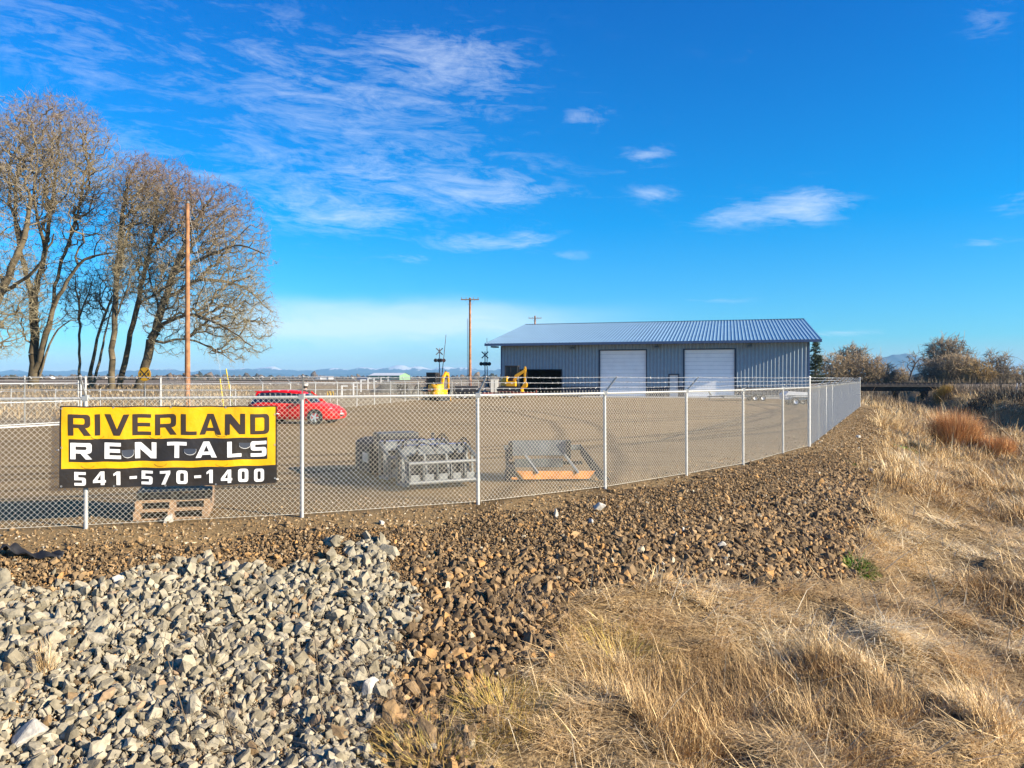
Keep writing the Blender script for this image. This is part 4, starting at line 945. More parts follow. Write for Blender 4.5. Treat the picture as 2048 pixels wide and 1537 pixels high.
def rr_sign():
    D = 49; x = PX(289, D); zc = ZY(749, D); root = empty('railroad_sign', (x, D, 0), -.15, 'round yellow railroad warning sign with black cross and two letters R', 'sign')
    sy = M('sign_yellow', (.80, .42, .01), .5, 0, .04, 3); sb = M('sign_black', (.02, .02, .02), .5)
    MB().lathe([(.001, -.012), (.455, -.012), (.455, .012), (.001, .012)], (0, 0, zc), 'Y', 40).build('disc', sy, root)
    MB().lathe([(.435, -.0135), (.425, -.0135), (.425, -.0128), (.435, -.0128), (.435, -.0135)], (0, 0, zc), 'Y', 40).build('rim_line', sb, root)
    for i, s in enumerate((-1, 1)):
        y = -.016 - .003 * i; MB().bar((-.30 * s, y, zc - .30), (.30 * s, y, zc + .30), .004, .075, up=(1, 0, 1 * -s)).build('cross_bar', sb, root)
    for xx in (-.34, .22): flat_shape('letter', [rnd_loop(l) for l in glyph('R', .62, .2)], lambda a, b: (xx + a * .2, -.017, zc - .1 + b * .2), sb, root)
    MB().box(-.03, .03, .014, .05, -.2, zc + .3).build('post', steel_l, root)
rr_sign()
def signal(px, D, tilt, label):
    x = PX(px, D); root = empty('crossing_signal', (x, D, h1(x, D)), 0, label, 'railway signal'); gb = M('signal_grey', (.38, .39, .40), .5, .3, .1, 3)
    MB().tube([(0, 0, -.2), (0, 0, 6.0)], .075, 10).build('mast', gb, root, sm=40)
    b = MB(); b.lathe([(.3, 0), (.28, .12), (.11, .3), (.1, .9)], (0, 0, 0), 'Z', 12); b.build('base', gb, root)
    for i, s in enumerate((-1, 1)): MB().bar((-.48 * s, -.12 - .03 * i, 5.02), (.48 * s, -.12 - .03 * i, 5.98), .16, .02, up=(0, 1, 0)).build('crossbuck_board', M('board_back', (.16, .16, .17), .6), root)
    MB().bar((-.62, -.02, 4.22), (.62, -.02, 4.22), .07).build('light_bar', gb, root)
    for s in (-.55, .2, .62, -.1):
        m_ = MB(); m_.lathe([(.001, -.04), (.27, -.04), (.28, -.02), (.28, .02), (.001, .04)], (s, -.14 if s in (-.55, .2) else .16, 4.2), 'Y', 20); m_.lathe([(.13, -.3), (.14, -.3), (.14, -.04), (.1, -.04)], (s, -.14 if s in (-.55, .2) else .16, 4.22), 'Y', 14)
        l = m_.build('signal_light', M('signal_black', (.07, .06, .065), .5), root)
        MB().lathe([(.001, -.06), (.11, -.05), (.11, -.045)], (s, -.14 if s in (-.55, .2) else .16, 4.2), 'Y', 14).build('lens', M('red_lens', (.12, .01, .01), .3), l)
    g = MB(); g.box(.12, .62, -.25, .25, .8, 1.7); g.build('gate_motor', M('gate_box', (.42, .42, .40), .5), root, bev=.03)
    am = MB(); n = 9; A = Vector((.35, -.3, 1.6)); d = Vector((tilt, 0, 1)).normalized()
    for i in range(n): am.bar(A + d * (i * .71), A + d * ((i + 1) * .71 - .004), .035, .12 - i * .006, mi=i % 2)
    am.build('gate_arm', [M('arm_grey', (.12, .12, .13), .5), M('arm_red', (.16, .06, .06), .5)], root)
    MB().bar(A, A - d * .9 + Vector((.3, 0, 0)), .1, .22).build('counterweight', dksteel, root)
signal(879, 110, .10, 'railway crossing signal with raised arm behind the left yellow excavator')
signal(970, 110, -.01, 'railway crossing signal with raised arm at the left end of the warehouse')
cb = MB(); cb.box(-.42, .42, -.4, .4, 0, 1.95); cb.box(-.46, .46, -.44, .44, 1.95, 2.02)
c_ = cb.build('signal_cabinet', M('cabinet_white', (.70, .68, .62), .5, 0, .05, 2), bev=.02); c_.location = (PX(989, 84), 84, 0); tag(c_, 'pale metal equipment cabinet between the right signal and the warehouse corner', 'cabinet'); MB().box(-.02, .02, -.415, -.405, .25, 1.85).build('door_seam', dksteel, c_)

# ------------------------------------------------------------------ bare trees
def mst_tree(limbs, att, bf, r0=.012, e=2.25):
    """limbs: polylines [(Vector, r), ...] first starts at the root; att: attraction points (n,3). returns pos, parent, radius"""
    pos = []; par = []; fix = []; pl = []
    for li, lb in enumerate(limbs):
        pts = [p for p, r in lb]; rr = [r for p, r in lb]; prev = -1
        if li > 0:
            d = [(Vector(q) - pts[0]).length for q in pos]; prev = int(np.argmin(d))
        for i in range(len(pts)):
            seg = 1 if i == 0 else max(1, int((pts[i] - pts[i - 1]).length / .9))
            for k in range(seg):
                t = (k + 1) / seg if i else 1
                if i == 0 and li > 0: continue
                if i == 0: q, r = pts[0], rr[0]
                else:
                    t2 = t; a = pts[i - 1]; b = pts[i]; c0 = pts[i - 2] if i > 1 else a * 2 - b; c1 = pts[i + 1] if i + 1 < len(pts) else b * 2 - a
                    q = .5 * ((2 * a) + (b - c0) * t2 + (2 * c0 - 5 * a + 4 * b - c1) * t2 ** 2 + (-c0 + 3 * a - 3 * b + c1) * t2 ** 3); r = rr[i - 1] * (1 - t) + rr[i] * t
                    q = q + Vector((random.gauss(0, .055), random.gauss(0, .055), random.gauss(0, .04)))
                pos.append(tuple(q)); par.append(prev); fix.append(r * .82); pl.append(0 if prev < 0 else pl[prev] + (Vector(pos[prev]) - Vector(q)).length); prev = len(pos) - 1
    K = len(pos); A = np.array(att); n = len(A); P = np.array(pos); pl = np.array(pl)
    bc = np.full(n, 1e9); bi = np.zeros(n, int)
    for i in range(K):
        if i < 2: continue
        c = np.linalg.norm(A - P[i], axis=1) + bf * pl[i]; m_ = c < bc; bc[m_] = c[m_]; bi[m_] = i
    PP = np.zeros((K + n, 3)); PP[:K] = P; PA = np.full(K + n, -1); PA[:K] = par; PL = np.zeros(K + n); PL[:K] = pl; left = np.ones(n, bool); order = K
    for _ in range(n):
        j = int(np.argmin(np.where(left, bc, 1e9))); left[j] = False
        PP[order] = A[j]; PA[order] = bi[j]; d = np.linalg.norm(A[j] - PP[bi[j]]); PL[order] = PL[bi[j]] + d
        c = np.linalg.norm(A - A[j], axis=1) + bf * PL[order]; m_ = left & (c < bc); bc[m_] = c[m_]; bi[m_] = order; order += 1
    R_ = np.zeros(K + n); 
    for i in range(K + n - 1, -1, -1):
        R_[i] = max(r0, R_[i] ** (1 / e) if R_[i] > 0 else 0)
        if i < K: R_[i] = max(fix[i], min(R_[i], fix[i] * 1.2))
        if PA[i] >= 0: R_[PA[i]] += R_[i] ** e
    return PP, PA, R_, K
def segs_mesh(name, A, B, ra, rb, k, mat, parent, rnd):
    d = B - A; L_ = np.linalg.norm(d, axis=1)[:, None] + 1e-9; d = d / L_
    u = np.where(np.abs(d[:, 2:3]) < .9, np.array([[0, 0, 1.0]]), np.array([[1.0, 0, 0]])); a = np.cross(d, u); a /= np.linalg.norm(a, axis=1)[:, None]; b = np.cross(d, a); n = len(A)
    t = np.arange(k) * 2 * math.pi / k; ring = a[:, None] * np.cos(t)[None, :, None] + b[:, None] * np.sin(t)[None, :, None]
    V = np.concatenate([A[:, None] + ring * ra[:, None, None], B[:, None] + ring * rb[:, None, None]], 1).reshape(-1, 3)
    i = np.arange(k); q = np.stack([i, (i + 1) % k, (i + 1) % k + k, i + k], -1); Q = (q[None] + (np.arange(n) * 2 * k)[:, None, None]).reshape(-1, 4)
    return np_mesh(name, V, Q, mat, parent, attrs={'rnd': np.repeat(rnd, 2 * k)}, flat=False)
bark = M_attr('oak_bark', [(0, (.06, .048, .03)), (.5, (.15, .12, .075)), (1, (.28, .225, .15))], .95, 1.6, .45, 1.0, 9)
twigm = M_attr('twigs', [(0, (.33, .285, .18)), (.5, (.32, .265, .175)), (.75, (.28, .20, .14)), (1, (.24, .14, .105))], .9, .6, .25, 0)
def tree(name, limbs, crowns, label, n, ntw=4, twl=.66, r0=.018, twr=.0072, bf=.2, seed=1, mats=(bark, twigm), cut=None, group=None, cat='tree', tip=(0, 1), shell=2.3):
    rs = np.random.default_rng(seed); random.seed(seed); att = []
    tot = sum(c[1][0] * c[1][1] * c[1][2] for c in crowns)
    for (c, r, *o) in crowns:
        m_ = int(n * r[0] * r[1] * r[2] / tot); v = rs.normal(size=(m_, 3)); v /= np.linalg.norm(v, axis=1)[:, None]; q = rs.random((m_, 1)) ** (1 / shell)
        rag = .84 + .28 * fbm(v[:, 0] * 3.2 + 9, v[:, 2] * 3.2 + v[:, 1] * 2.2 + 9, seed)[:, None]
        att.append(np.array(c) + v * q * rag * np.array(r))
    att = np.concatenate(att)
    b0 = limbs[0][0][0]; att = att[att[:, 2] > b0.z + 1.2]
    if cut: att = att[cut(att)]
    PP, PA, R_, K = mst_tree(limbs, att, bf, r0)
    root = empty(name, tuple(b0), 0, label, cat, group); off = np.array(b0); N = len(PP); ch = np.where(PA >= 0)[0]
    A = PP[PA[ch]] - off; B = PP[ch] - off; ra = np.minimum(R_[PA[ch]], R_[ch] * 1.45); rb = R_[ch]; big = rb > .045
    cx = att.mean(0) - off; ex = np.abs(att - off - cx).max(0)
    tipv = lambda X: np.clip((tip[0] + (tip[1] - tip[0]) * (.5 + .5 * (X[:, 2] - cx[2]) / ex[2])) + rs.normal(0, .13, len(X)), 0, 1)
    if big.any(): segs_mesh('trunk', A[big], B[big], ra[big], rb[big], 9, mats[0], root, rs.random(big.sum()) * .35 + np.clip(.5 - rb[big], 0, .5))
    # smaller branches and twigs
    s = ~big; A1, B1, r1a, r1b = A[s], B[s], ra[s], rb[s]
    mid = (A1 + B1) / 2 + rs.normal(0, .14, A1.shape) * np.linalg.norm(B1 - A1, axis=1)[:, None]
    src = np.repeat(np.where(rb < .05)[0], ntw); d = (B[src] - A[src]); d /= np.linalg.norm(d, axis=1)[:, None] + 1e-9
    out = B[src] - cx; out /= np.linalg.norm(out, axis=1)[:, None] + 1e-9; m_ = len(src)
    dd = d * .5 + out * .35 + rs.normal(0, .75, (m_, 3)) + np.array([0, 0, .02]); dd /= np.linalg.norm(dd, axis=1)[:, None]
    st = A[src] + (B[src] - A[src]) * rs.random((m_, 1)); l1 = twl * rs.lognormal(-.15, .4, m_)[:, None]; p1_ = st + dd * l1 * .5
    d2 = dd + rs.normal(0, .6, (m_, 3)) + np.array([0, 0, .05]); d2 /= np.linalg.norm(d2, axis=1)[:, None]; p2_ = p1_ + d2 * l1 * .55
    tw = np.full(m_, twr)
    AA = np.concatenate([A1, mid, st, p1_]); BB = np.concatenate([mid, B1, p1_, p2_]); RA = np.concatenate([r1a, (r1a + r1b) / 2, tw * 1.3, tw]); RB = np.concatenate([(r1a + r1b) / 2, r1b, tw, tw * .5])
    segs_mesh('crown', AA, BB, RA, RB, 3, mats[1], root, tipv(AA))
    return root
def limb(D, pts, r0, r1, dd=0):
    n = len(pts); return [(P3(px, py, D + dd * i / (n - 1)), r0 + (r1 - r0) * i / (n - 1)) for i, (px, py) in enumerate(pts)]
def crown(px, py, rx, ry, D, rd=None, dd=0): s = D / F; return ((PX(px, D), D + dd, ZY(py, D)), (rx * s, (rd or rx) * s, ry * s))
D = 80
tree('oak_tree', [limb(76, [(-70, 790), (-40, 700), (0, 590), (46, 480), (60, 400)], .75, .2), limb(76, [(-40, 700), (-50, 560), (-20, 420), (0, 330)], .4, .1, 3), limb(76, [(0, 590), (70, 540), (110, 470)], .25, .08, -4), limb(76, [(46, 480), (20, 400), (20, 300)], .2, .08, 3)],
     [crown(-10, 350, 120, 150, 76), crown(-20, 600, 110, 130, 76)], 'bare oak leaning in from the left edge, its trunk outside the picture', 3900, seed=11, tip=(-.2, .8))
tree('oak_tree', [limb(80, [(68, 783), (68, 690), (64, 600), (55, 560), (30, 440), (35, 330)], .62, .12), limb(80, [(64, 610), (90, 500), (105, 390), (120, 280)], .35, .09, 4), limb(80, [(78, 740), (100, 640), (125, 580), (170, 520), (235, 505)], .38, .08, -4), limb(80, [(100, 640), (118, 540), (150, 450), (170, 350)], .24, .08, 3), limb(80, [(75, 770), (98, 690), (125, 650), (155, 638)], .16, .05, -2), limb(80, [(90, 500), (70, 400), (75, 300)], .2, .07, -5)],
     [crown(100, 320, 135, 135, 80), crown(120, 270, 80, 85, 80), crown(170, 420, 75, 110, 80), crown(70, 560, 90, 130, 80, 60)], 'tallest bare oak with thick mossy trunk near the left edge', 5900, seed=12, tip=(-.3, 1.05))
tree('bare_tree', [limb(84, [(160, 783), (159, 690), (158, 620), (150, 560)], .2, .08), limb(84, [(158, 640), (175, 590), (190, 545)], .1, .05)], [crown(160, 590, 45, 70, 84)], 'slim straight bare tree between the mossy oak and the leaning pair', 420, seed=13, tip=(.1, .6))
tree('bare_tree', [limb(86, [(178, 783), (186, 720), (200, 660), (224, 590)], .3, .1), limb(86, [(188, 780), (205, 690), (220, 630)], .22, .08, 2)], [crown(215, 590, 48, 80, 86)], 'pair of dark leaning trunks left of the centre oak', 600, seed=14, tip=(.1, .6))
tree('oak_tree', [limb(78, [(222, 784), (226, 700), (232, 600), (240, 480), (250, 400), (262, 340)], .42, .1), limb(78, [(235, 560), (255, 470), (285, 400)], .2, .07, 3), limb(78, [(230, 640), (250, 590), (265, 540)], .12, .05, -2)],
     [crown(285, 385, 62, 82, 78), crown(250, 500, 45, 110, 78)], 'upright bare oak with straight trunk, behind and left of the railroad sign', 3000, seed=15, tip=(-.3, 1.1))
tree('oak_tree', [limb(82, [(236, 784), (258, 690), (275, 610), (290, 540), (310, 460), (345, 400)], .40, .1), limb(82, [(275, 610), (330, 575), (368, 530)], .16, .06, -3), limb(82, [(300, 500), (340, 470), (390, 440)], .14, .05, 3)],
     [crown(345, 400, 62, 85, 82), crown(305, 520, 60, 110, 82)], 'bare oak sharing its foot with the upright oak and leaning right', 2800, seed=16, tip=(-.3, 1.1))
tree('oak_tree', [limb(79, [(276, 786), (300, 700), (325, 610), (352, 530), (385, 455), (420, 400)], .55, .12), limb(79, [(330, 600), (400, 562), (480, 572), (545, 625)], .24, .06, 3), limb(79, [(345, 550), (420, 510), (480, 490), (530, 510)], .22, .06, -4), limb(79, [(312, 655), (380, 630), (450, 655), (520, 705)], .22, .05, -5), limb(79, [(305, 690), (370, 678), (430, 700), (470, 725)], .15, .05, 4), limb(79, [(352, 530), (420, 450), (470, 410)], .2, .06, 5), limb(79, [(320, 620), (300, 560), (290, 500)], .14, .05, 2)],
     [crown(430, 520, 120, 168, 79, 100), crown(470, 640, 92, 95, 79, 80), crown(345, 610, 70, 110, 79, 60), crown(415, 430, 75, 90, 79, 70)], 'wide spreading bare oak leaning right behind the tall wooden pole', 5900, seed=17, tip=(-.3, 1.0))
# trees and shrubs beyond the track on the right
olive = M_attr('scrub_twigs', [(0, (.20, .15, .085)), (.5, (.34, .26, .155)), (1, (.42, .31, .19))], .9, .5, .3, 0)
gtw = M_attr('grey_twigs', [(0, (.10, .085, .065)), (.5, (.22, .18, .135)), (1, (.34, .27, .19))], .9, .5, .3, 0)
gold = M_attr('gold_twigs', [(0, (.22, .15, .06)), (1, (.42, .29, .13))], .9, .5, .3, 0)
def shrub(px, top, hw, D, label, n=420, mats=(bark, olive), seed=1, base=775, stems=4, open_=False, tw=.03, ntw=3, name='bare_tree', twl=1.1):
    z = h1(PX(px, D), D); b = Vector((PX(px, D), D, max(z, -.2) - .2)); h = ZY(top, D) - b.z; w = hw * D / F; L_ = []
    rs = random.Random(seed)
    for i in range(stems): L_.append([(b if i == 0 else b + Vector((0, 0, .01)), .14), (b + Vector((rs.uniform(-.3, .3) * w, rs.uniform(-.3, .3) * w, h * .3)), .1), (b + Vector((rs.uniform(-.6, .6) * w, rs.uniform(-.6, .6) * w, h * rs.uniform(.55, .7))), .06)])
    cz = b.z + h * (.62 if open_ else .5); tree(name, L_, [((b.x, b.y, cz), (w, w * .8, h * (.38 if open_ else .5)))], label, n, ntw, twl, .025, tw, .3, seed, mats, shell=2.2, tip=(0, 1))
shrub(1668, 703, 42, 150, 'round brown thicket tree just right of the conifer', seed=31, n=700)
shrub(1706, 689, 33, 165, 'taller round headed bare tree above the brown thickets', seed=32, n=500, open_=True, mats=(bark, gtw), tw=.05)
shrub(1738, 707, 36, 150, 'olive brown rounded thicket left of the gap with the blue hill', seed=33, n=650)
shrub(1772, 728, 20, 155, 'low grey thicket at the left of the blue hill', seed=34, n=260, mats=(bark, gtw))
shrub(1800, 737, 22, 170, 'low scrub in front of the blue hill', seed=35, n=260)
tree('dead_tree', [[(Vector((PX(1818, 140), 140, -.3)), .22), (P3(1822, 745, 140), .18), (P3(1832, 728, 140), .1), (P3(1846, 712, 140), .05)], [(P3(1822, 745, 140), .1), (P3(1814, 733, 140), .08), (P3(1806, 722, 140), .04)], [(P3(1830, 732, 140), .08), (P3(1830, 716, 140), .05), (P3(1828, 703, 140), .03)]],
     [((PX(1834, 140), 140, ZY(722, 140)), (2.2, 1.6, 1.8))], 'crooked dark dead tree right of the blue hill', 60, 2, .7, .03, .03, .3, 36, (M('dead_bark', (.05, .045, .045), .9), gtw))
shrub(1893, 672, 44, 150, 'tallest bare tree beyond the railway on the right', seed=37, n=900, mats=(bark, gtw), open_=True, tw=.04)
shrub(1868, 718, 34, 146, 'dark grey brown thicket at the foot of the tallest right tree', seed=38, n=600, mats=(bark, gtw))
shrub(1915, 706, 40, 143, 'olive brown thicket right of the tallest tree', seed=39, n=750)
shrub(1958, 722, 32, 138, 'golden brown scrub right of the olive thicket', seed=40, n=500, mats=(bark, gold))
shrub(1946, 702, 14, 160, 'thin upright bare tree behind the golden scrub', seed=41, n=130, mats=(bark, gtw), open_=True, stems=2, tw=.03)
shrub(1984, 700, 18, 155, 'slim bare tree with fan of fine twigs near the right edge', seed=42, n=170, mats=(bark, gtw), open_=True, stems=2, tw=.03)
shrub(2008, 709, 18, 150, 'second slim bare tree from the right edge', seed=43, n=170, mats=(bark, gtw), open_=True, stems=2, tw=.03)
shrub(2006, 732, 34, 165, 'brown thicket below the slim trees near the right edge', seed=44, n=400)
shrub(2058, 726, 36, 180, 'brown thicket cut by the right edge', seed=45, n=400)
def conifer():
    D = 132; b = Vector((PX(1631, D), D, -.2)); h = ZY(676, D) - b.z; root = empty('conifer_tree', tuple(b), 0, 'dark green conifer half hidden behind the right end of the warehouse', 'tree'); MB().tube([(0, 0, 0), (0, 0, h * .95)], [.22, .03], 8).build('trunk', bark, root)
    rs = np.random.default_rng(2); A = []; B = []; 
    for i in range(170):
        t = rs.random() ** .9; z = h * (.1 + .88 * t); L_ = (1 - t) * 1.9 + .3; az = rs.uniform(0, 6.28); d = np.array([math.cos(az), math.sin(az), -.12 + .3 * t]); p0 = np.array([0, 0, z]); p1 = p0 + d * L_ * rs.uniform(.7, 1.1)
        A.append(p0); B.append(p1)
        for k in range(26):
            q = p0 + (p1 - p0) * rs.uniform(.15, 1); v = d * .5 + rs.normal(0, .5, 3); A.append(q); B.append(q + v * .34)
    A = np.array(A); B = np.array(B); n = len(A); segs_mesh('crown', A, B, np.full(n, .04), np.full(n, .015), 3, M_attr('needles', [(0, (.02, .035, .015)), (1, (.08, .10, .045))], .8, 1, .3, 0), root, rs.random(n))
conifer()
def scrub_band():
    rs = np.random.default_rng(17)
    def band(name, boxes, mat, label, wd, ln):
        X = []; Y = []; L_ = []
        for (x0, x1, y0, y1, n, l) in boxes: X.append(rs.uniform(x0, x1, n)); Y.append(rs.uniform(y0, y1, n)); L_.append(np.full(n, l))
        x = np.concatenate(X); y = np.concatenate(Y); l = np.concatenate(L_); k = fbm(x * .3, y * .3, 5) > .42; x, y, l = x[k], y[k], l[k]; n = len(x)
        z = height(x, y) + rs.random(n) * l * .8
        tag(blades(name, x, y, l * rs.uniform(.4, .9, n), np.full(n, wd), np.clip(rs.normal(.4, .3, n), 0, 1.3), rs.uniform(0, 6.28, n), mat, 3, z=z, curve=.15), label, 'scrub', kind='stuff')
    band('roadside_scrub', [(60, 88, 88, 110, 9000, 1.5), (44, 66, 98, 113, 6000, 1.0), (34, 50, 70, 100, 3000, .9)], gmat('brown_scrub', [(0, (.07, .05, .035)), (.5, (.20, .15, .10)), (1, (.36, .27, .17))]), 'brown brambles and weeds below the railway embankment', .05, 1)
    band('shade_painted_scrub', [(49, 60, 62, 72, 4000, .9), (50, 68, 72, 88, 9000, 1.0), (44, 50, 46, 60, 3000, .9)], gmat('shade_painted_scrub', [(0, (.012, .012, .010)), (1, (.06, .052, .04))]), 'tangled growth along the far bank of the ditch, coloured dark as shade', .05, 1)  # near-black scrub colour stands in for the shade on the far bank
    band('background_scrub', [(60, 150, 128, 150, 9000, 2.2)], gmat('bg_scrub', [(0, (.10, .08, .05)), (1, (.27, .21, .13))]), 'low brown scrub behind the railway on the right', .07, 1)
    n = 26000; x = rs.uniform(-75, -20, n); y = rs.uniform(38, 100, n); k = (x < -.24 * y - 8) ; x, y = x[k], y[k]; n = len(x)
    tag(blades('field_grass', x, y, rs.uniform(.2, .5, n), np.full(n, .05), np.clip(rs.normal(.6, .3, n), 0, 1.3), rs.uniform(0, 6.28, n), gmat('field_straw', [(0, (.14, .09, .045)), (.5, (.34, .24, .125)), (1, (.50, .38, .22))]), 4, curve=.3), 'dry tan grass in the field left of the wooden pole', 'dry grass', kind='stuff')
scrub_band()
for i, (px, D, lb) in enumerate([(2033, 100, 'white marker pipe standing by the ditch near the right edge, left one'), (2037, 104, 'thin white marker pipe leaning beside the left marker pipe')]):
    x = PX(px, D); z = -.4; tag(MB().tube([(x, D, z - .6), (x + (.1 if i == 0 else .35), D, 1.45)], .07 if i == 0 else .05, 8).build('marker_pipe', whitep), lb, 'marker post')
# ------------------------------------------------------------------ vehicles and machines
def red_car():
    root = empty('red_hatchback', (PX(596, 34.9) - 0.02, 34.9, .0), R(-11), 'bright red hatchback car parked on the gravel behind the banner', 'car')
    # x forward, origin at the middle; stations: x, bottom, belt z, centre z, half width
    S = [(-2.16, .42, .62, .66, .60), (-2.10, .30, .80, .84, .74), (-1.95, .24, .96, .99, .82), (-1.5, .20, 1.0, 1.02, .865), (-.9, .19, .985, 1.0, .88), (0, .18, .95, .97, .885), (.7, .18, .93, .97, .88), (1.05, .18, .915, 1.0, .875), (1.35, .19, .87, .97, .865), (1.7, .19, .79, .89, .85), (1.95, .20, .70, .79, .80), (2.1, .22, .60, .67, .71), (2.19, .30, .50, .54, .58)]
    V = []; F_ = []; n = 13
    for (x, zb, zt, zc, w) in S:
        half = [(w * .86, zb), (w * .95, zb + .06), (w, zb + .22 * (zt - zb) + .04), (w * 1.0, zb + .6 * (zt - zb)), (w * .975, zt - .05), (w * .90, zt + .01), (w * .55, zt + (zc - zt) * .8), ]
        V += [(x, -a, b) for a, b in half[:6]] + [(x, -half[6][0], half[6][1])] + [(x, half[6][0], half[6][1])] + [(x, a, b) for a, b in reversed(half[:6])]
    n = 14
    for i in range(len(S) - 1):
        for k in range(n - 1): F_.append((i * n + k, i * n + k + 1, (i + 1) * n + k + 1, (i + 1) * n + k))
        F_.append((i * n + n - 1, i * n, (i + 1) * n, (i + 1) * n + n - 1))
    F_.append(tuple(range(n))); F_.append(tuple((len(S) - 1) * n + k for k in reversed(range(n))))
    b = MB(); b.add(V, F_); body = b.build('body', redm, root); smooth(body); s = body.modifiers.new('s', 'SUBSURF'); s.levels = 2; s.render_levels = 2
    # greenhouse
    def ring(z, xr, xf, w, bow): return [(xr, -w * .82, z), (xr + .14, -w, z), ((xr + xf) / 2, -w * 1.01, z), (xf - .45, -w * .97, z), (xf - .06, -w * .7, z), (xf + bow, 0, z), (xf - .06, w * .7, z), (xf - .45, w * .97, z), ((xr + xf) / 2, w * 1.01, z), (xr + .14, w, z), (xr, w * .82, z), (xr - .03, 0, z)]
    arch = lambda L_: [(p[0], p[1], p[2] - .055 * ((p[0] + .75) / 1.1) ** 2) for p in L_]
    rg = [ring(.92, -2.02, 1.04, .80, .14), ring(1.2, -1.88, .72, .75, .1), arch(ring(1.45, -1.70, .36, .655, .06))]
    V = [p for r_ in rg for p in r_]; m_ = 12; F_ = [(i * m_ + k, i * m_ + (k + 1) % m_, (i + 1) * m_ + (k + 1) % m_, (i + 1) * m_ + k) for i in range(2) for k in range(m_)]
    g = MB(); g.add(V, F_); smooth(g.build('windows', glass, root), 60)
    r0, r1, r2 = map(arch, (ring(1.438, -1.76, .40, .66, .06), ring(1.49, -1.74, .30, .63, .05), ring(1.535, -1.5, .0, .45, .03)))
    V = [*r0, *r1, *r2, (-.75, 0, 1.555)]; F_ = [(i * m_ + k, i * m_ + (k + 1) % m_, (i + 1) * m_ + (k + 1) % m_, (i + 1) * m_ + k) for i in range(2) for k in range(m_)] + [(24 + k, 24 + (k + 1) % m_, 36) for k in range(m_)] + [tuple(reversed(range(m_)))]
    g = MB(); g.add(V, F_); smooth(g.build('roof', redm, root), 50)
    MB().box(-1.93, -1.70, -.45, .45, 1.46, 1.49).build('spoiler', redm, root, bev=.01)
    for s_ in (-1, 1):
        for (a, b_, w) in (((1.04, .785 * s_, .93), (.36, .645 * s_, 1.46), .07), ((.05, .815 * s_, .94), (-.02, .66 * s_, 1.46), .05), ((-.95, .81 * s_, .96), (-1.05, .66 * s_, 1.46), .05), ((-1.72, .76 * s_, .95), (-1.60, .64 * s_, 1.46), .2)):
            MB().bar(a, b_, w, .03, up=(0, 1, 0)).build('pillar', redm if w > .06 else blackm, root, bev=.008)
        for xw in (-1.32, 1.28):
            mb = MB(); mb.lathe([(.29, .84 * s_), (.37, .84 * s_), (.37, .893 * s_), (.29, .893 * s_), (.29, .84 * s_)], (xw, 0, .332), 'Y', 28); mb.build('wheel_arch', blackm, root)
            w = MB(); w.lathe([(.21, -.11), (.30, -.11), (.318, -.08), (.318, .08), (.30, .11), (.21, .11), (.21, -.11)], (xw, .80 * s_, .318), 'Y', 32); wo = w.build('wheel', tyre, root, sm=40)
            rm = MB(); rm.lathe([(.21, -.10), (.225, -.10), (.225, .1), (.205, .1), (.205, -.08), (.21, -.10)], (xw, .80 * s_, .318), 'Y', 32); rm.lathe([(.001, -.02 * 1), (.06, -.02), (.06, .02), (.001, .02)], (xw, .89 * s_, .318), 'Y', 16)
            for k in range(5):
                t = k / 5 * 6.283; c = Vector((xw, .89 * s_, .318)); d = Vector((math.cos(t), 0, math.sin(t))); rm.bar(c + d * .04, c + d * .215, .065, .03, up=(0, 1, 0))
            rm.build('rim', alloy, wo)
            MB().lathe([(.001, -.03), (.2, -.03), (.2, .03), (.001, .03)], (xw, .78 * s_, .318), 'Y', 20).build('brake_disc', dksteel, wo)
        h = MB(); h.lathe([(.001, .06), (.08, .05), (.13, .02), (.15, -.03)], (0, 0, 0), 'X', 16); ho = h.build('headlight', chrome, root, sm=60); ho.location = (1.90, .64 * s_, .67); ho.scale = (1, 1, .62); ho.rotation_euler = (0, R(-28), R(42) * s_)
        f = MB().box(2.05, 2.13, .50 * s_ - .07, .50 * s_ + .07, .36, .44); f.build('fog_light', chrome, root, bev=.02)
        MB().box(-2.12, -2.02, .60 * s_ - .09, .60 * s_ + .12, .78, 1.0).build('tail_light', M('tail_red', (.35, .01, .01), .2), root, bev=.03)
        mi = MB(); mi.box(.62, .82, .86 * s_ - .0 * s_, 1.02 * s_, .98, 1.11) if s_ > 0 else mi.box(.62, .82, -1.02, -.86, .98, 1.11); mi.build('mirror', redm, root, bev=.04)
        for xh in (.28, -.75): MB().box(xh - .02, xh + .14, *sorted((.875 * s_, .905 * s_)), .83, .86).build('door_handle', redm, root, bev=.008)
        for (xa, za, zb_) in ((1.0, .3, .9), (.02, .24, .93), (-.95, .4, .93)): MB().bar((xa, .888 * s_, za), (xa - .02, .872 * s_, zb_), .008, .006, up=(0, 1, 0)).build('door_seam', blackm, root)
    MB().box(2.15, 2.2, -.26, .26, .33, .42).build('grille', blackm, root, bev=.01); MB().box(2.195, 2.205, -.15, .15, .44, .5).build('number_plate', whitep, root)
    MB().lathe([(.001, .01), (.035, .01), (.035, 0), (.001, 0)], (2.16, 0, .60), 'X', 14).build('badge', alloy, root)
red_car()
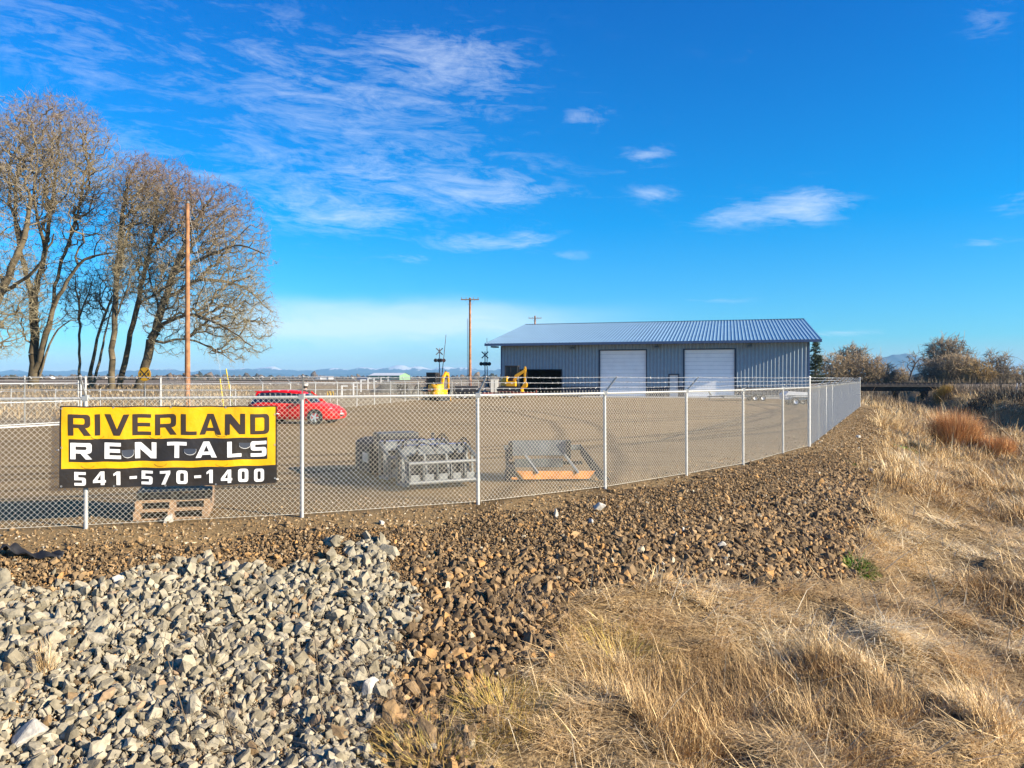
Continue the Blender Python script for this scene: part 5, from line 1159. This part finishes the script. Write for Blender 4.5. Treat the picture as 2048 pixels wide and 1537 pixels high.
def person():
    D = 38.0; x = PX(611, D); root = empty('person', (x, D, 0), R(200), 'person in dark brown jacket and pale cap standing behind the red car, head bent', 'person')
    def skin(name, verts, edges, rad, mat, parent, sub=2):
        me = bpy.data.meshes.new(name); me.from_pydata(verts, edges, []); o = link(name, me, mat, parent)
        m_ = o.modifiers.new('skin', 'SKIN'); me.skin_vertices.new() if not me.skin_vertices else None
        for i, r in enumerate(rad): me.skin_vertices[0].data[i].radius = (r, r) if not isinstance(r, tuple) else r
        me.skin_vertices[0].data[0].use_root = True
        s = o.modifiers.new('sub', 'SUBSURF'); s.levels = sub; s.render_levels = sub; m_.use_smooth_shade = True; return o
    sk = M('skin', (.52, .33, .24), .6, 0, .06, 6)
    v = [(0, 0, .95), (0, 0, 1.12), (0, .01, 1.38), (0, -.01, 1.50), (0, -.04, 1.58), (0, -.06, 1.66), (0, -.07, 1.73),
         (.10, 0, .92), (.11, .0, .50), (.12, .02, .09), (.12, -.14, .04), (-.10, 0, .92), (-.11, 0, .50), (-.12, .02, .09), (-.12, -.14, .04),
         (.17, .01, 1.42), (.24, .02, 1.16), (.22, -.14, .96), (.20, -.2, .88), (-.17, .01, 1.42), (-.24, .02, 1.16), (-.22, -.14, .96), (-.20, -.2, .88), (0, -.145, 1.655), (0, -.10, 1.60)]
    e = [(0, 1), (1, 2), (2, 3), (3, 4), (4, 5), (5, 6), (0, 7), (7, 8), (8, 9), (9, 10), (0, 11), (11, 12), (12, 13), (13, 14), (2, 15), (15, 16), (16, 17), (17, 18), (2, 19), (19, 20), (20, 21), (21, 22), (5, 23), (4, 24)]
    r = [.14, .13, .15, .06, .075, .09, .07, .09, .065, .04, .035, .09, .065, .04, .035, .06, .045, .03, .032, .06, .045, .03, .032, .015, .045]
    for s in (1, -1):
        w = 18 if s > 0 else 22; 
        for k, (dx, ln) in enumerate([(-.03, .07), (-.01, .08), (.01, .075), (.03, .06)]):
            b = len(v); p = v[w]; v += [(p[0] + dx * s, p[1] - .03, p[2] - .03), (p[0] + dx * s, p[1] - .045, p[2] - .03 - ln * .5), (p[0] + dx * s, p[1] - .03, p[2] - .03 - ln)]; e += [(w, b), (b, b + 1), (b + 1, b + 2)]; r += [.01, .009, .008]
        b = len(v); p = v[w]; v += [(p[0] - .04 * s, p[1] - .02, p[2] - .01), (p[0] - .055 * s, p[1] - .04, p[2] - .04)]; e += [(w, b), (b, b + 1)]; r += [.011, .009]
    skin('body', v, e, r, sk, root)
    jk = M('brown_jacket', (.055, .028, .022), .9, 0, .2, 8, .3)
    skin('jacket', [(0, 0, .86), (0, 0, 1.12), (0, .015, 1.38), (0, -.01, 1.49), (.18, .015, 1.40), (.26, .02, 1.15), (.235, -.13, .97), (-.18, .015, 1.40), (-.26, .02, 1.15), (-.235, -.13, .97)], [(0, 1), (1, 2), (2, 3), (2, 4), (4, 5), (5, 6), (2, 7), (7, 8), (8, 9)], [(.2, .16), (.19, .16), (.2, .16), .08, .085, .07, .055, .085, .07, .055], jk, root)
    skin('trousers', [(0, 0, .95), (.10, 0, .9), (.11, 0, .5), (.12, .02, .1), (-.10, 0, .9), (-.11, 0, .5), (-.12, .02, .1)], [(0, 1), (1, 2), (2, 3), (0, 4), (4, 5), (5, 6)], [.16, .11, .085, .07, .11, .085, .07], M('jeans', (.03, .045, .09), .9), root)
    c = MB(); c.lathe([(.118, -.02), (.122, .02), (.105, .075), (.06, .11), (.001, .12)], (0, -.06, 1.70), 'Z', 18); c.box(-.07, .07, -.25, -.15, 1.69, 1.70); smooth(c.build('cap', M('pale_cap', (.62, .56, .46), .8), root), 60)
    h = MB(); h.lathe([(.10, -.10), (.112, -.04), (.114, 0)], (0, -.045, 1.70), 'Z', 16); smooth(h.build('hair', M('dark_hair', (.03, .02, .015), .8), root), 60)
    for s in (-.035, .035): MB().lathe([(.001, -.006), (.009, -.004), (.011, .004)], (s, -.155, 1.675), 'Y', 8).build('eye', blackm, root)
person()
def excavator(loc, rz, swing, label, mir=1, cabin=True, boomA=(1.15, 2.35), pose=((.75, 0, 1.35), (1.5, 0, 2.75), (2.5, 0, 2.5), (2.55, 0, 1.1), (2.35, 0, .55)), trackc=dksteel, body_h=1.25):
    root = empty('mini_excavator', loc, rz, label, 'excavator')
    for s in (-1, 1):
        t = MB(); y = .72 * s; prof = []
        for k in range(9): a = R(90 + k * 22.5); prof.append((-.95 + .3 * math.cos(a), .3 + .3 * math.sin(a)))
        for k in range(9): a = R(-90 + k * 22.5); prof.append((.95 + .3 * math.cos(a), .3 + .3 * math.sin(a)))
        t.prism(prof, y - .17, y + .17); to = t.build('track', blackm, root, bev=.01)
        g = MB()
        for k in range(15): g.box(-1.0 + k * .14, -.95 + k * .14, y - .175, y + .175, .59, .62)
        g.build('track_pads', tyre, to)
        for xx in (-.9, -.45, 0, .45, .9):
            MB().lathe([(.001, -.18 * 1), (.2 if abs(xx) > .8 else .11, -.185), (.2 if abs(xx) > .8 else .11, .185), (.001, .18)], (xx, y, .3), 'Y', 14).build('roller', dksteel, to)
    MB().box(-.6, .6, -.55, .55, .28, .55).build('undercarriage', dksteel, root, bev=.03)
    bl = MB(); bl.prism([(1.35, .05), (1.45, .05), (1.38, .3), (1.45, .5), (1.36, .5), (1.28, .3)], -.9, .9); bl.bar((.5, -.3, .4), (1.33, -.3, .25), .1); bl.bar((.5, .3, .4), (1.33, .3, .25), .1); bl.build('blade', yellow, root)
    up = empty('upper_body', (0, 0, 0), swing); up.parent = root
    # engine house with rounded counterweight
    pr_ = [];
    for k in range(13): a = R(100 + k * 13.4); pr_.append((.05 + 1.02 * math.cos(a) * 1.0, .84 * math.sin(a) * 1.0))
    hb = MB(); n = 13; V = [(x, y, .66) for x, y in pr_] + [(x * 1.0, y * 1.0, 1.05) for x, y in pr_] + [(x * .96, y * .96, body_h + .32) for x, y in pr_] + [(x * .86, y * .86, body_h + .42) for x, y in pr_]
    hb.add(V, [(i * n + k, i * n + (k + 1) % n, (i + 1) * n + (k + 1) % n, (i + 1) * n + k) for i in range(3) for k in range(n)] + [tuple(reversed(range(n))), tuple(3 * n + k for k in range(n))])
    H = hb.build('engine_house', yellow, up, sm=35)
    MB().box(-.2, .85, -.85, -.05, .62, 1.15).build('side_cover', yellow, up, bev=.04)
    MB().box(-.1, .95, -.1, .85, .60, .95).build('cab_base', dksteel, up, bev=.03)
    MB().tube([(-.82, -.55, body_h + .4), (-.82, -.55, body_h + .65)], .04, 8).build('exhaust', dksteel, up)
    vl = MB()
    for k in range(5): vl.box(-1.0, -.97, -.35, .1, 1.05 + k * .07, 1.08 + k * .07)
    vl.build('vent', dksteel, up)
    # cab: frame bars, glass, roof
    x0, x1, y0, y1, z0, z1 = -.45, .85, -.05, .85, .95, 2.72
    cb = MB()
    for (x, y) in ((x0, y0), (x1, y0), (x0, y1), (x1, y1), (.12, y1), (.12, y0)): cb.bar((x, y, z0), (x * .97 + .01, y, z1), .07, .07)
    for z in (z0 + .05, z1 - .03, 1.65): cb.bar((x0, y0, z), (x1, y0, z), .06); cb.bar((x0, y1, z), (x1, y1, z), .06); cb.bar((x0, y0, z), (x0, y1, z), .06); 
    cb.bar((x1, y0, z1 - .03), (x1, y1, z1 - .03), .06)
    cf = cb.build('cab_frame', blackm, up)
    MB().box(x0 - .05, x1 + .08, y0 - .04, y1 + .04, z1, z1 + .09).build('cab_roof', blackm, up, bev=.03)
    MB().box(x0 + .01, x1 - .01, y0 + .01, y1 - .01, z0 + .02, 1.62).build('cab_panel', navy, up)
    cg = bpy.data.materials.get('cab_glass') or M('cab_glass', (.014, .02, .028), .25, 0, .3, 2, spec=.4)
    for (a, b) in (((x0 + .04, x0 + .05), (y0 + .04, y1 - .04)), ((x1 - .05, x1 - .04), (y0 + .04, y1 - .04)), ((x0 + .05, x1 - .05), (y0 + .0, y0 + .01)), ((x0 + .05, x1 - .05), (y1 - .01, y1))): MB().box(*a, *b, 1.69, z1 - .06).build('cab_window', cg, up)
    # boom, stick, bucket
    P = [Vector(p) for p in pose]
    def beam(nm, pts, w, hs):
        m_ = MB(); V = []
        for i, p in enumerate(pts):
            d = (pts[min(i + 1, len(pts) - 1)] - pts[max(i - 1, 0)]).normalized(); nn = Vector((-d.z, 0, d.x)); h = hs[i] / 2; o = Vector((0, w / 2, 0)); V += [p + nn * h - o, p + nn * h + o, p - nn * h + o, p - nn * h - o]
        m_.add(V, [(i * 4 + k, i * 4 + (k + 1) % 4, (i + 1) * 4 + (k + 1) % 4, (i + 1) * 4 + k) for i in range(len(pts) - 1) for k in range(4)] + [(0, 1, 2, 3), tuple(len(V) - 1 - k for k in range(4))]); return m_.build(nm, yellow, up, bev=.015)
    yb = -.3
    for p in P: p.y = yb
    mid = (P[0] + P[1]) / 2 + Vector((-.12, 0, .18)); kn = P[1] + (P[2] - P[1]) * .25 + Vector((0, 0, .08))
    beam('boom', [P[0], mid, kn, P[2]], .2, [.3, .34, .3, .18]); beam('stick', [P[2] + (P[2] - P[3]).normalized() * .35, P[2], P[3]], .17, [.14, .26, .14])
    for (a, b, r) in ((P[0] + Vector((.22, 0, -.15)), mid + Vector((.25, 0, -.05)), .055), (kn + Vector((-.05, 0, .2)), P[2] + (P[2] - P[3]).normalized() * .33, .05), (P[2] + Vector((.2, 0, -.2)), P[3] + Vector((.15, 0, .1)), .045)):
        MB().tube([a, (a + b) / 2], r, 8).build('cylinder', dksteel, up); MB().tube([(a + b) / 2, b], r * .55, 8).build('piston', alloy, up)
    q = P[3]; bk = MB(); prof = [(0, .08), (.22, .1), (.30, -.15), (.22, -.42), (-.05, -.55), (-.32, -.45), (-.28, -.42), (-.05, -.48), (.17, -.38), (.24, -.15), (.17, .04), (0, .02)]
    bk.prism([(q.x + a, q.z + b) for a, b in prof], yb - .24, yb + .24)
    for s in (-.24, .22): bk.prism([(q.x + a, q.z + b) for a, b in [(0, .05), (.2, .07), (.27, -.15), (.2, -.4), (-.05, -.5), (-.3, -.43), (-.12, -.15)]], yb + s, yb + s + .02)
    for k in range(5): bk.box(q.x - .4, q.x - .28, yb - .22 + k * .1, yb - .17 + k * .1, q.z - .47, q.z - .44)
    bk.build('bucket', yellow if not cabin else steel, up)
    dc = MB().box(-1.0, -.985, .2, .5, 1.0, 1.1); dc.build('decal', M('decal_red', (.6, .2, .15), .5), up)
    return root
e_ = excavator((PX(873, 68), 68, 0), R(70), R(5), 'yellow mini excavator with glazed black cab, left of the bare utility pole'); e_.scale = (.93, .93, .93)
excavator((PX(1019, 79), 79, .62), R(-8), R(-6), 'yellow mini excavator loaded on the red trailer before the dark open bay', cabin=False, pose=((.6, 0, 1.2), (1.25, 0, 1.85), (1.75, 0, 2.35), (1.7, 0, .95), (1.6, 0, .35)))
def wheel(mb_root, x, y, r, w, name='wheel', rimm=alloy):
    o = MB().lathe([(r * .58, -w / 2), (r * .95, -w / 2), (r, -w * .35), (r, w * .35), (r * .95, w / 2), (r * .58, w / 2), (r * .58, -w / 2)], (x, y, r), 'Y', 22).build(name, tyre, mb_root, sm=40)
    MB().lathe([(.001, -w * .2), (r * .35, -w * .3), (r * .5, -w * .42), (r * .6, -w * .45), (r * .6, w * .45), (r * .5, w * .3), (.001, w * .2)], (x, y, r), 'Y', 18).build('rim', rimm, o, sm=40)
def trailer(loc, rz, L_, W_, z, deckm, framem, label, rails=False, name='flatbed_trailer', wx=(-.5, .3), fender=True, r=.33, tongue=1.3):
    root = empty(name, loc, rz, label, 'trailer')
    MB().box(-L_ / 2, L_ / 2, -W_ / 2 + .05, W_ / 2 - .05, z, z + .05).build('deck', deckm, root)
    f = MB(); 
    for s in (-1, 1): f.bar((-L_ / 2, s * (W_ / 2 - .03), z), (L_ / 2, s * (W_ / 2 - .03), z), .08, .16)
    for k in range(6): f.bar((-L_ / 2 + .05 + k * (L_ - .1) / 5, -W_ / 2, z - .06), (-L_ / 2 + .05 + k * (L_ - .1) / 5, W_ / 2, z - .06), .07, .1)
    f.build('frame', framem, root)
    t = MB(); t.bar((L_ / 2, -.5, z), (L_ / 2 + tongue, 0, z - .05), .1, .1); t.bar((L_ / 2, .5, z), (L_ / 2 + tongue, 0, z - .05), .1, .1); t.tube([(L_ / 2 + tongue - .2, .0, .02), (L_ / 2 + tongue - .2, 0, z + .35)], .04, 8); t.build('tongue', framem, root)
    for x in wx:
        for s in (-1, 1): wheel(root, x, s * (W_ / 2 + .12), r, .2)
    if fender:
        for s in (-1, 1): MB().box(min(wx) - .4, max(wx) + .4, *sorted((s * (W_ / 2), s * (W_ / 2 + .25))), z + .05 if z > .6 else .7, (z + .05 if z > .6 else .7) + .03).build('fender', framem, root, bev=.01)
    return root
redt = M('trailer_red', (.34, .075, .05), .6, 0, .2, 2)
trailer((PX(1012, 79), 79, 0), R(-6), 5.6, 1.95, .52, redt, redt, 'red flatbed trailer carrying the yellow excavator in front of the warehouse', wx=(-.3, .55), r=.3, tongue=.6)
trailer((PX(925, 77), 77, 0), R(182), 4.2, 2.0, .50, dksteel, dksteel, 'black flatbed trailer between the two yellow excavators', wx=(-.3, .45), r=.3)
def road_plates():
    m_ = MB(); x = PX(927, 77)
    for k in range(4): m_.box(x - 1.85 + .05 * k, x + 1.8 - .1 * k, 76.2, 77.7, .56 + k * .19, .72 + k * .19)
    m_.bar((x - 1.7, 76.3, 1.25), (x - 1.1, 76.5, 1.6), .1, .06); tag(m_.build('steel_ramps', M('black_steel', (.025, .025, .03), .6), bev=.01), 'stack of black steel ramps lying on the black trailer', 'ramps')
road_plates()
def mound():
    D = 78; cx = PX(800, D); xs = np.linspace(-3.4, 3.4, 50); ys = np.linspace(-1.6, 1.6, 26); X, Y = np.meshgrid(xs, ys)
    Z = 1.75 * np.clip(1 - (np.abs(X + .5) / 3.2) ** 2 - (Y / 1.6) ** 2, 0, 1) ** .8 * (.75 + .5 * fbm(X * .8 + 9, Y * .8 + 9, 2)) - .05; i = np.arange(25)[:, None] * 50 + np.arange(49)[None]
    o = np_mesh('gravel_pile', np.stack([X + cx, Y + D, Z + .02], -1).reshape(-1, 3), np.stack([i, i + 1, i + 51, i + 50], -1).reshape(-1, 4), M('pile_gravel', (.10, .10, .09), .95, 0, .3, 3, .6, 14), flat=False)
    tag(o, 'long low pile of dark grey gravel left of the left excavator', 'gravel pile')
mound()
def fork_frame():
    D = 73; root = empty('pallet_fork_frame', (PX(805, D), D, 0), R(-10), 'upright black pallet fork frame in front of the dark gravel pile', 'attachment')
    m_ = MB(); 
    for z in (.5, 1.35): m_.box(-.55, .55, -.04, .04, z, z + .12)
    for x in (-.5, -.18, .18, .5): m_.box(x - .05, x + .05, -.05, .05, .1, 1.55)
    m_.box(-.5, .5, .05, .08, .8, 1.3); m_.build('back_frame', blackm, root)
    for x in (-.3, .3): MB().prism([(x - .06, .06), (x + .06, .06), (x + .06, .12), (x - .06, .12)], -1.1, -.02).build('fork', dksteel, root)
    root = empty('black_blade_attachment', (PX(828, D), D, 0), R(8), 'black triangular blade attachment standing beside the pallet fork frame', 'attachment')
    for y in (-.35, .35): MB().prism([(-.65, .05), (-.5, .05), (.35, 1.2), (.55, .1), (.72, .1), (.55, 1.6), (.2, 1.45)], y - .04, y + .04).build('side_plate', blackm, root)
    MB().bar((.45, -.4, 1.5), (.45, .4, 1.5), .1).build('crossbar', blackm, root); MB().bar((-.5, -.4, .12), (-.5, .4, .12), .1).build('crossbar', blackm, root)
fork_frame()
# white bracket posts receding on the left, small chevron board
for i in range(7):
    px = [684, 707, 722, 736, 748, 762, 776][i]; D = [66, 72, 79, 86, 94, 103, 113][i]; x = PX(px, D); m_ = MB().box(-.06, .06, -.05, .05, -.1, 1.15 + .08 * i); m_.box(-.06, .5, -.04, .04, 1.05 + .08 * i, 1.15 + .08 * i); m_.box(-.06, .36, -.04, .04, .72 + .06 * i, .80 + .06 * i)
    o = m_.build('bracket_post', whitep); o.location = (x, D, h1(x, D)); tag(o, ('first', 'second', 'third', 'fourth', 'fifth', 'sixth', 'last and farthest')[i] + ' white bracket post from the left in the row beyond the red car', 'post', 'white bracket posts')
def chev():
    D = 62; root = empty('chevron_marker', (PX(661, D), D, 0), 0, 'small black and yellow chevron board right of the red car', 'sign')
    MB().box(-.28, .28, -.02, .0, .55, 1.0).build('board', M('chevron_yellow', (.8, .5, .02), .5), root)
    MB().box(-.03, .03, .0, .04, 0, .9).build('post', galv, root)
    for s in (-.14, .12): MB().add([(s - .08, -.024, .56), (s + .02, -.024, .56), (s + .12, -.024, .775), (s + .02, -.024, .99), (s - .08, -.024, .99), (s + .0, -.024, .775)], [(0, 1, 2, 5), (5, 2, 3, 4)]).build('chevron', bpy.data.materials['sign_black'], root, fixn=False)
chev()
# trailers on the right of the yard
bt = trailer((PX(1500, 70), 70, 0), R(176), 5.2, 1.9, .42, M('weathered_deck', (.36, .34, .30), .8, 0, .25, 2), steel_l, 'low empty grey flatbed trailer in front of the right roll up door', wx=(-.9, -.2), r=.28)
MB().bar((3.5, -.2, .5), (3.9, .3, .95), .1).build('jack', steel_l, bt)
def water_trailer():
    root = empty('white_trailer', (PX(1598, 58.5), 58.5, 0), R(-5), 'small white box trailer with two chrome wheels seen through the fence by its corner post', 'trailer')
    b = MB(); b.prism([(-1.25, .42), (1.1, .42), (1.35, .62), (1.25, .95), (-1.05, 1.08), (-1.3, .8)], -.85, .85); b.build('body', M('trailer_white', (.74, .75, .76), .4, 0, .05, 2), root, bev=.03)
    MB().box(-1.1, 1.2, -.9, -.86, .72, .78).build('trim', steel, root)
    for x in (-.52, .55):
        for s in (-1, 1): wheel(root, x, s * .95, .30, .2, rimm=chrome)
    for s in (-1, 1): MB().prism([(-.95, .45), (-.9, .68), (-.5, .72), (.5, .72), (.95, .68), (1.0, .45), (.96, .45), (.9, .66), (-.88, .66)], *sorted((s * .86, s * 1.08))).build('fender', M('fender_white', (.7, .72, .74), .4), root)
    MB().bar((1.3, -.45, .5), (2.9, 0, .42), .09).build('tongue', whitep, root); MB().bar((1.3, .45, .5), (2.9, 0, .42), .09).build('tongue', whitep, root)
    MB().bar((2.0, 0, .95), (2.35, 0, .35), .07).build('jack', whitep, root)
water_trailer()

# ------------------------------------------------------------------ loader attachments by the fence
GA = Vector((-1.90, 13.75, 0)); GU = R(27); gu = Vector((math.cos(GU), math.sin(GU), 0)); gv = Vector((-math.sin(GU), math.cos(GU), 0))
def grapple(loc, label):
    root = empty('grapple_rake', loc, GU, label, 'loader attachment'); W_ = 1.42
    for z, r in ((.16, .035), (.52, .032)): MB().tube([(.0, -.02, z), (W_, -.02, z)], r, 10).build('front_tube', steel_l, root, sm=40)
    MB().tube([(.0, .62, .1), (W_, .62, .1)], .045, 10).build('rear_tube', steel, root, sm=40)
    for i in range(6):
        x = .02 + i * (W_ - .04) / 5; prof = [(-.03, .14), (.0, .14), (.06, .10), (.3, .05), (.62, .06), (.62, .14), (.3, .13), (.10, .2), (.05, .3), (.05, .42), (.10, .55), (.04, .56), (-.02, .44), (-.03, .3)]
        m_ = MB(); m_.add([(x - .009, a, b) for a, b in prof] + [(x + .009, a, b) for a, b in prof], [tuple(range(len(prof))), tuple(reversed(range(len(prof), 2 * len(prof))))] + [(k, k + len(prof), (k + 1) % len(prof) + len(prof), (k + 1) % len(prof)) for k in range(len(prof))]); m_.build('tine', steel, root)
    for x in (.06, .34, .62, .90, 1.18): MB().box(x, x + .17, .03, .045, .14, .30).build('tooth_plate', steel_l, root, bev=.004)
    b = MB(); b.add([(0, .5, .62), (W_, .5, .62), (W_, .62, .80), (0, .62, .80), (0, .52, .61), (W_, .52, .61), (W_, .64, .79), (0, .64, .79)], [(0, 1, 2, 3), (7, 6, 5, 4), (0, 4, 5, 1), (1, 5, 6, 2), (2, 6, 7, 3), (3, 7, 4, 0)]); b.build('top_plate', steel, root)
    MB().box(0, W_, .56, .59, .14, .60).build('back_plate', dksteel, root); MB().box(.0, W_, .60, .64, .795, .815).build('top_edge', M('blue_paint', (.05, .09, .25), .5), root)  # back plate coloured dark to paint in the shade inside the rake
    for x in (-.012, W_ + .002):
        m_ = MB(); prof = [(-.02, .1), (.62, .05), (.66, .8), (.5, .72), (.1, .58), (-.02, .56)]; m_.add([(x, a, b) for a, b in prof] + [(x + .012, a, b) for a, b in prof], [tuple(range(6)), tuple(reversed(range(6, 12)))] + [(k, k + 6, (k + 1) % 6 + 6, (k + 1) % 6) for k in range(6)]); pass
    for x in (0, W_):
        m_ = MB(); q = [(x, -.0, .12), (x, .62, .08), (x, .64, .78), (x, .1, .56), (x, -.0, .12)]
        for a, b_ in zip(q[:-1], q[1:]): m_.bar(a, b_, .05, .05)
        m_.bar((x, .3, .1), (x, .35, .66), .04); m_.build('side_frame', steel, root)
    for x in (.35, .75): MB().tube([(x, .6, .72), (x + .08, .5, .86), (x + .25, .42, .80), (x + .36, .36, .62)], .013, 6).build('hose', blackm, root)
    for x in (.3, 1.1): MB().tube([(x, .6, .5), (x + .03, .40, .70)], .03, 8).build('cylinder', dksteel, root)
    for x in (.05, .5, .95, 1.37): MB().bar((x, .30, .12), (x, .52, .64), .04, .03).build('brace', steel, root)
    m_ = MB(); 
    for x in (.08, 1.32): m_.bar((x, .6, .7), (x + .02, .58, .88), .035); m_.tube([(x, .6, .87), (x + .05, .5, .92), (x + .02, .42, .8)], .012, 5)
    m_.tube([(1.2, .6, .8), (1.3, .5, .93), (1.38, .4, .85), (1.4, .3, .7)], .012, 5); m_.build('hose', blackm, root)
    return root
grapple(GA, 'grey steel grapple rake, front unit of the cluster behind the fence')
grapple(GA + gv * 1.12 + gu * .0, 'grey steel grapple rake standing directly behind the front one')
def cutter():
    root = empty('brush_cutter', GA + gv * 2.3 - gu * .05, GU, 'black brush cutter attachment, rearmost of the cluster behind the fence', 'loader attachment')
    MB().prism([(0, .08), (1.5, .08), (1.5, .62), (1.2, .78), (.2, .78), (0, .7)], 0, 1.15).build('deck', blackm, root, bev=.02)
    MB().box(.3, 1.2, .3, .8, .78, .9).build('motor_cover', dksteel, root, bev=.02); MB().bar((.1, -.03, .1), (.1, -.03, .95), .06).build('stand', blackm, root); MB().bar((1.4, -.03, .1), (1.4, -.03, .9), .06).build('stand', blackm, root)
    MB().box(-.02, 0, .1, .5, .3, .5).build('side_panel', M('decal_pink', (.5, .4, .36), .6), root)
cutter()
def bucket():
    root = empty('loader_bucket', (.0, 15.15, 0), R(4), 'grey loader bucket with orange wooden board inside, right of the grapple rakes', 'loader attachment')
    x0, x1 = -.12, 1.78
    MB().bar((x0, .72, .62), (x1 - .25, .72, .62), .05, .11).build('top_bar', steel, root, bev=.006)
    MB().box(x0 + .05, x1 - .15, .1, 1.0, .01, .035).build('floor_plate', dksteel, root)
    MB().prism([(x0 - .02, .0), (x0 + .25, .0), (x0 + .18, .28), (x0 + .04, .30)], -.02, .55).build('side_foot', blackm, root, bev=.01)
    MB().bar((x0 + .06, .72, .6), (x0 + .06, .5, .2), .07, .05).build('side_post', dksteel, root)
    MB().bar((x0 + .1, .9, .27), (x1 - .2, .9, .27), .05, .07).build('rear_bar', blackm, root)
    s2 = MB(); s2.add([(x1 - .28, .72, .70), (x1 + .22, -.05, .02), (x1 - .02, -.02, .02), (x1 - .30, .55, .5), (x1 - .27, .76, .70), (x1 + .23, .0, .02), (x1 - .01, .03, .02), (x1 - .29, .6, .5)], [(0, 1, 2, 3), (7, 6, 5, 4), (0, 4, 5, 1), (1, 5, 6, 2), (2, 6, 7, 3), (3, 7, 4, 0)]); s2.build('side_wing', blackm, root)
    MB().add([(x0 + .12, -.04, .05), (x1 - .22, -.04, .05), (x1 - .08, .03, .20), (x0 + .06, .03, .21), (x0 + .12, -.01, .05), (x1 - .22, -.01, .05), (x1 - .08, .06, .20), (x0 + .06, .06, .21)], [(0, 1, 2, 3), (7, 6, 5, 4), (0, 4, 5, 1), (1, 5, 6, 2), (2, 6, 7, 3), (3, 7, 4, 0)]).build('orange_board', orange, root)
    MB().add([(x0 + .15, .3, .50), (x0 + 1.28, .3, .50), (x0 + 1.28, .42, .80), (x0 + .15, .42, .80), (x0 + .15, .32, .49), (x0 + 1.28, .32, .49), (x0 + 1.28, .44, .79), (x0 + .15, .44, .79)], [(0, 1, 2, 3), (7, 6, 5, 4), (0, 4, 5, 1), (1, 5, 6, 2), (2, 6, 7, 3), (3, 7, 4, 0)]).build('mount_plate', steel, root)
    MB().box(x0 + 1.28, x0 + 1.36, .26, .5, .42, .80).build('mount_side', blackm, root); MB().box(x0 + .08, x0 + .15, .26, .5, .42, .78).build('mount_side', blackm, root)
    for x in (.28, 1.1): MB().bar((x, .26, .52), (x + .25, -.02, .17), .05, .03).build('strut', steel_l, root, bev=.004)
    MB().box(x0 + .2, x0 + 1.2, .34, .37, .25, .42).build('lower_plate', steel, root)
bucket()
def pallets():
    base = (-5.62, 11.12, -.03); first = empty('wooden_pallet', base, R(17), 'bottom wooden pallet in the stack of three under the banner', 'pallet', 'stacked wooden pallets')
    for i in range(3): MB().box(0, 1.04, i * .46, i * .46 + .09, 0, .018).build('bottom_board', pallet_w, first, bev=.002)
    for x in (0, .47, .95): MB().box(x, x + .09, 0, 1.01, .02, .118).build('stringer', pallet_w, first, bev=.003)
    for i in range(7): MB().box(0, 1.04, i * .152, i * .152 + .1, .12, .138).build('top_board', pallet_w, first, bev=.002)
    for k, lb in ((1, 'middle wooden pallet in the stack of three under the banner'), (2, 'top wooden pallet in the stack of three, shaded by the banner')):
        c = copy_tree(first); c.location = (base[0] + .02 * k, base[1] + .01 * k, base[2] + .141 * k); c.rotation_euler = (0, 0, R(17 + 1.2 * k)); c['label'] = lb
pallets()

# ------------------------------------------------------------------ air
def haze():
    m_ = bpy.data.materials.new('haze'); m_.use_nodes = True; nt = m_.node_tree; nt.nodes.clear(); v = nt.nodes.new('ShaderNodeVolumePrincipled'); o = nt.nodes.new('ShaderNodeOutputMaterial')
    v.inputs['Density'].default_value = HAZE; v.inputs['Color'].default_value = (.30, .64, 1.0, 1); v.inputs['Anisotropy'].default_value = .0; nt.links.new(v.outputs[0], o.inputs['Volume'])
    b = MB().box(-11500, 11500, -700, 11500, -6, 200).build('haze', m_); b['kind'] = 'stuff'; b['label'] = 'thin bluish air over the whole plain'
HAZE = 8e-5
haze()
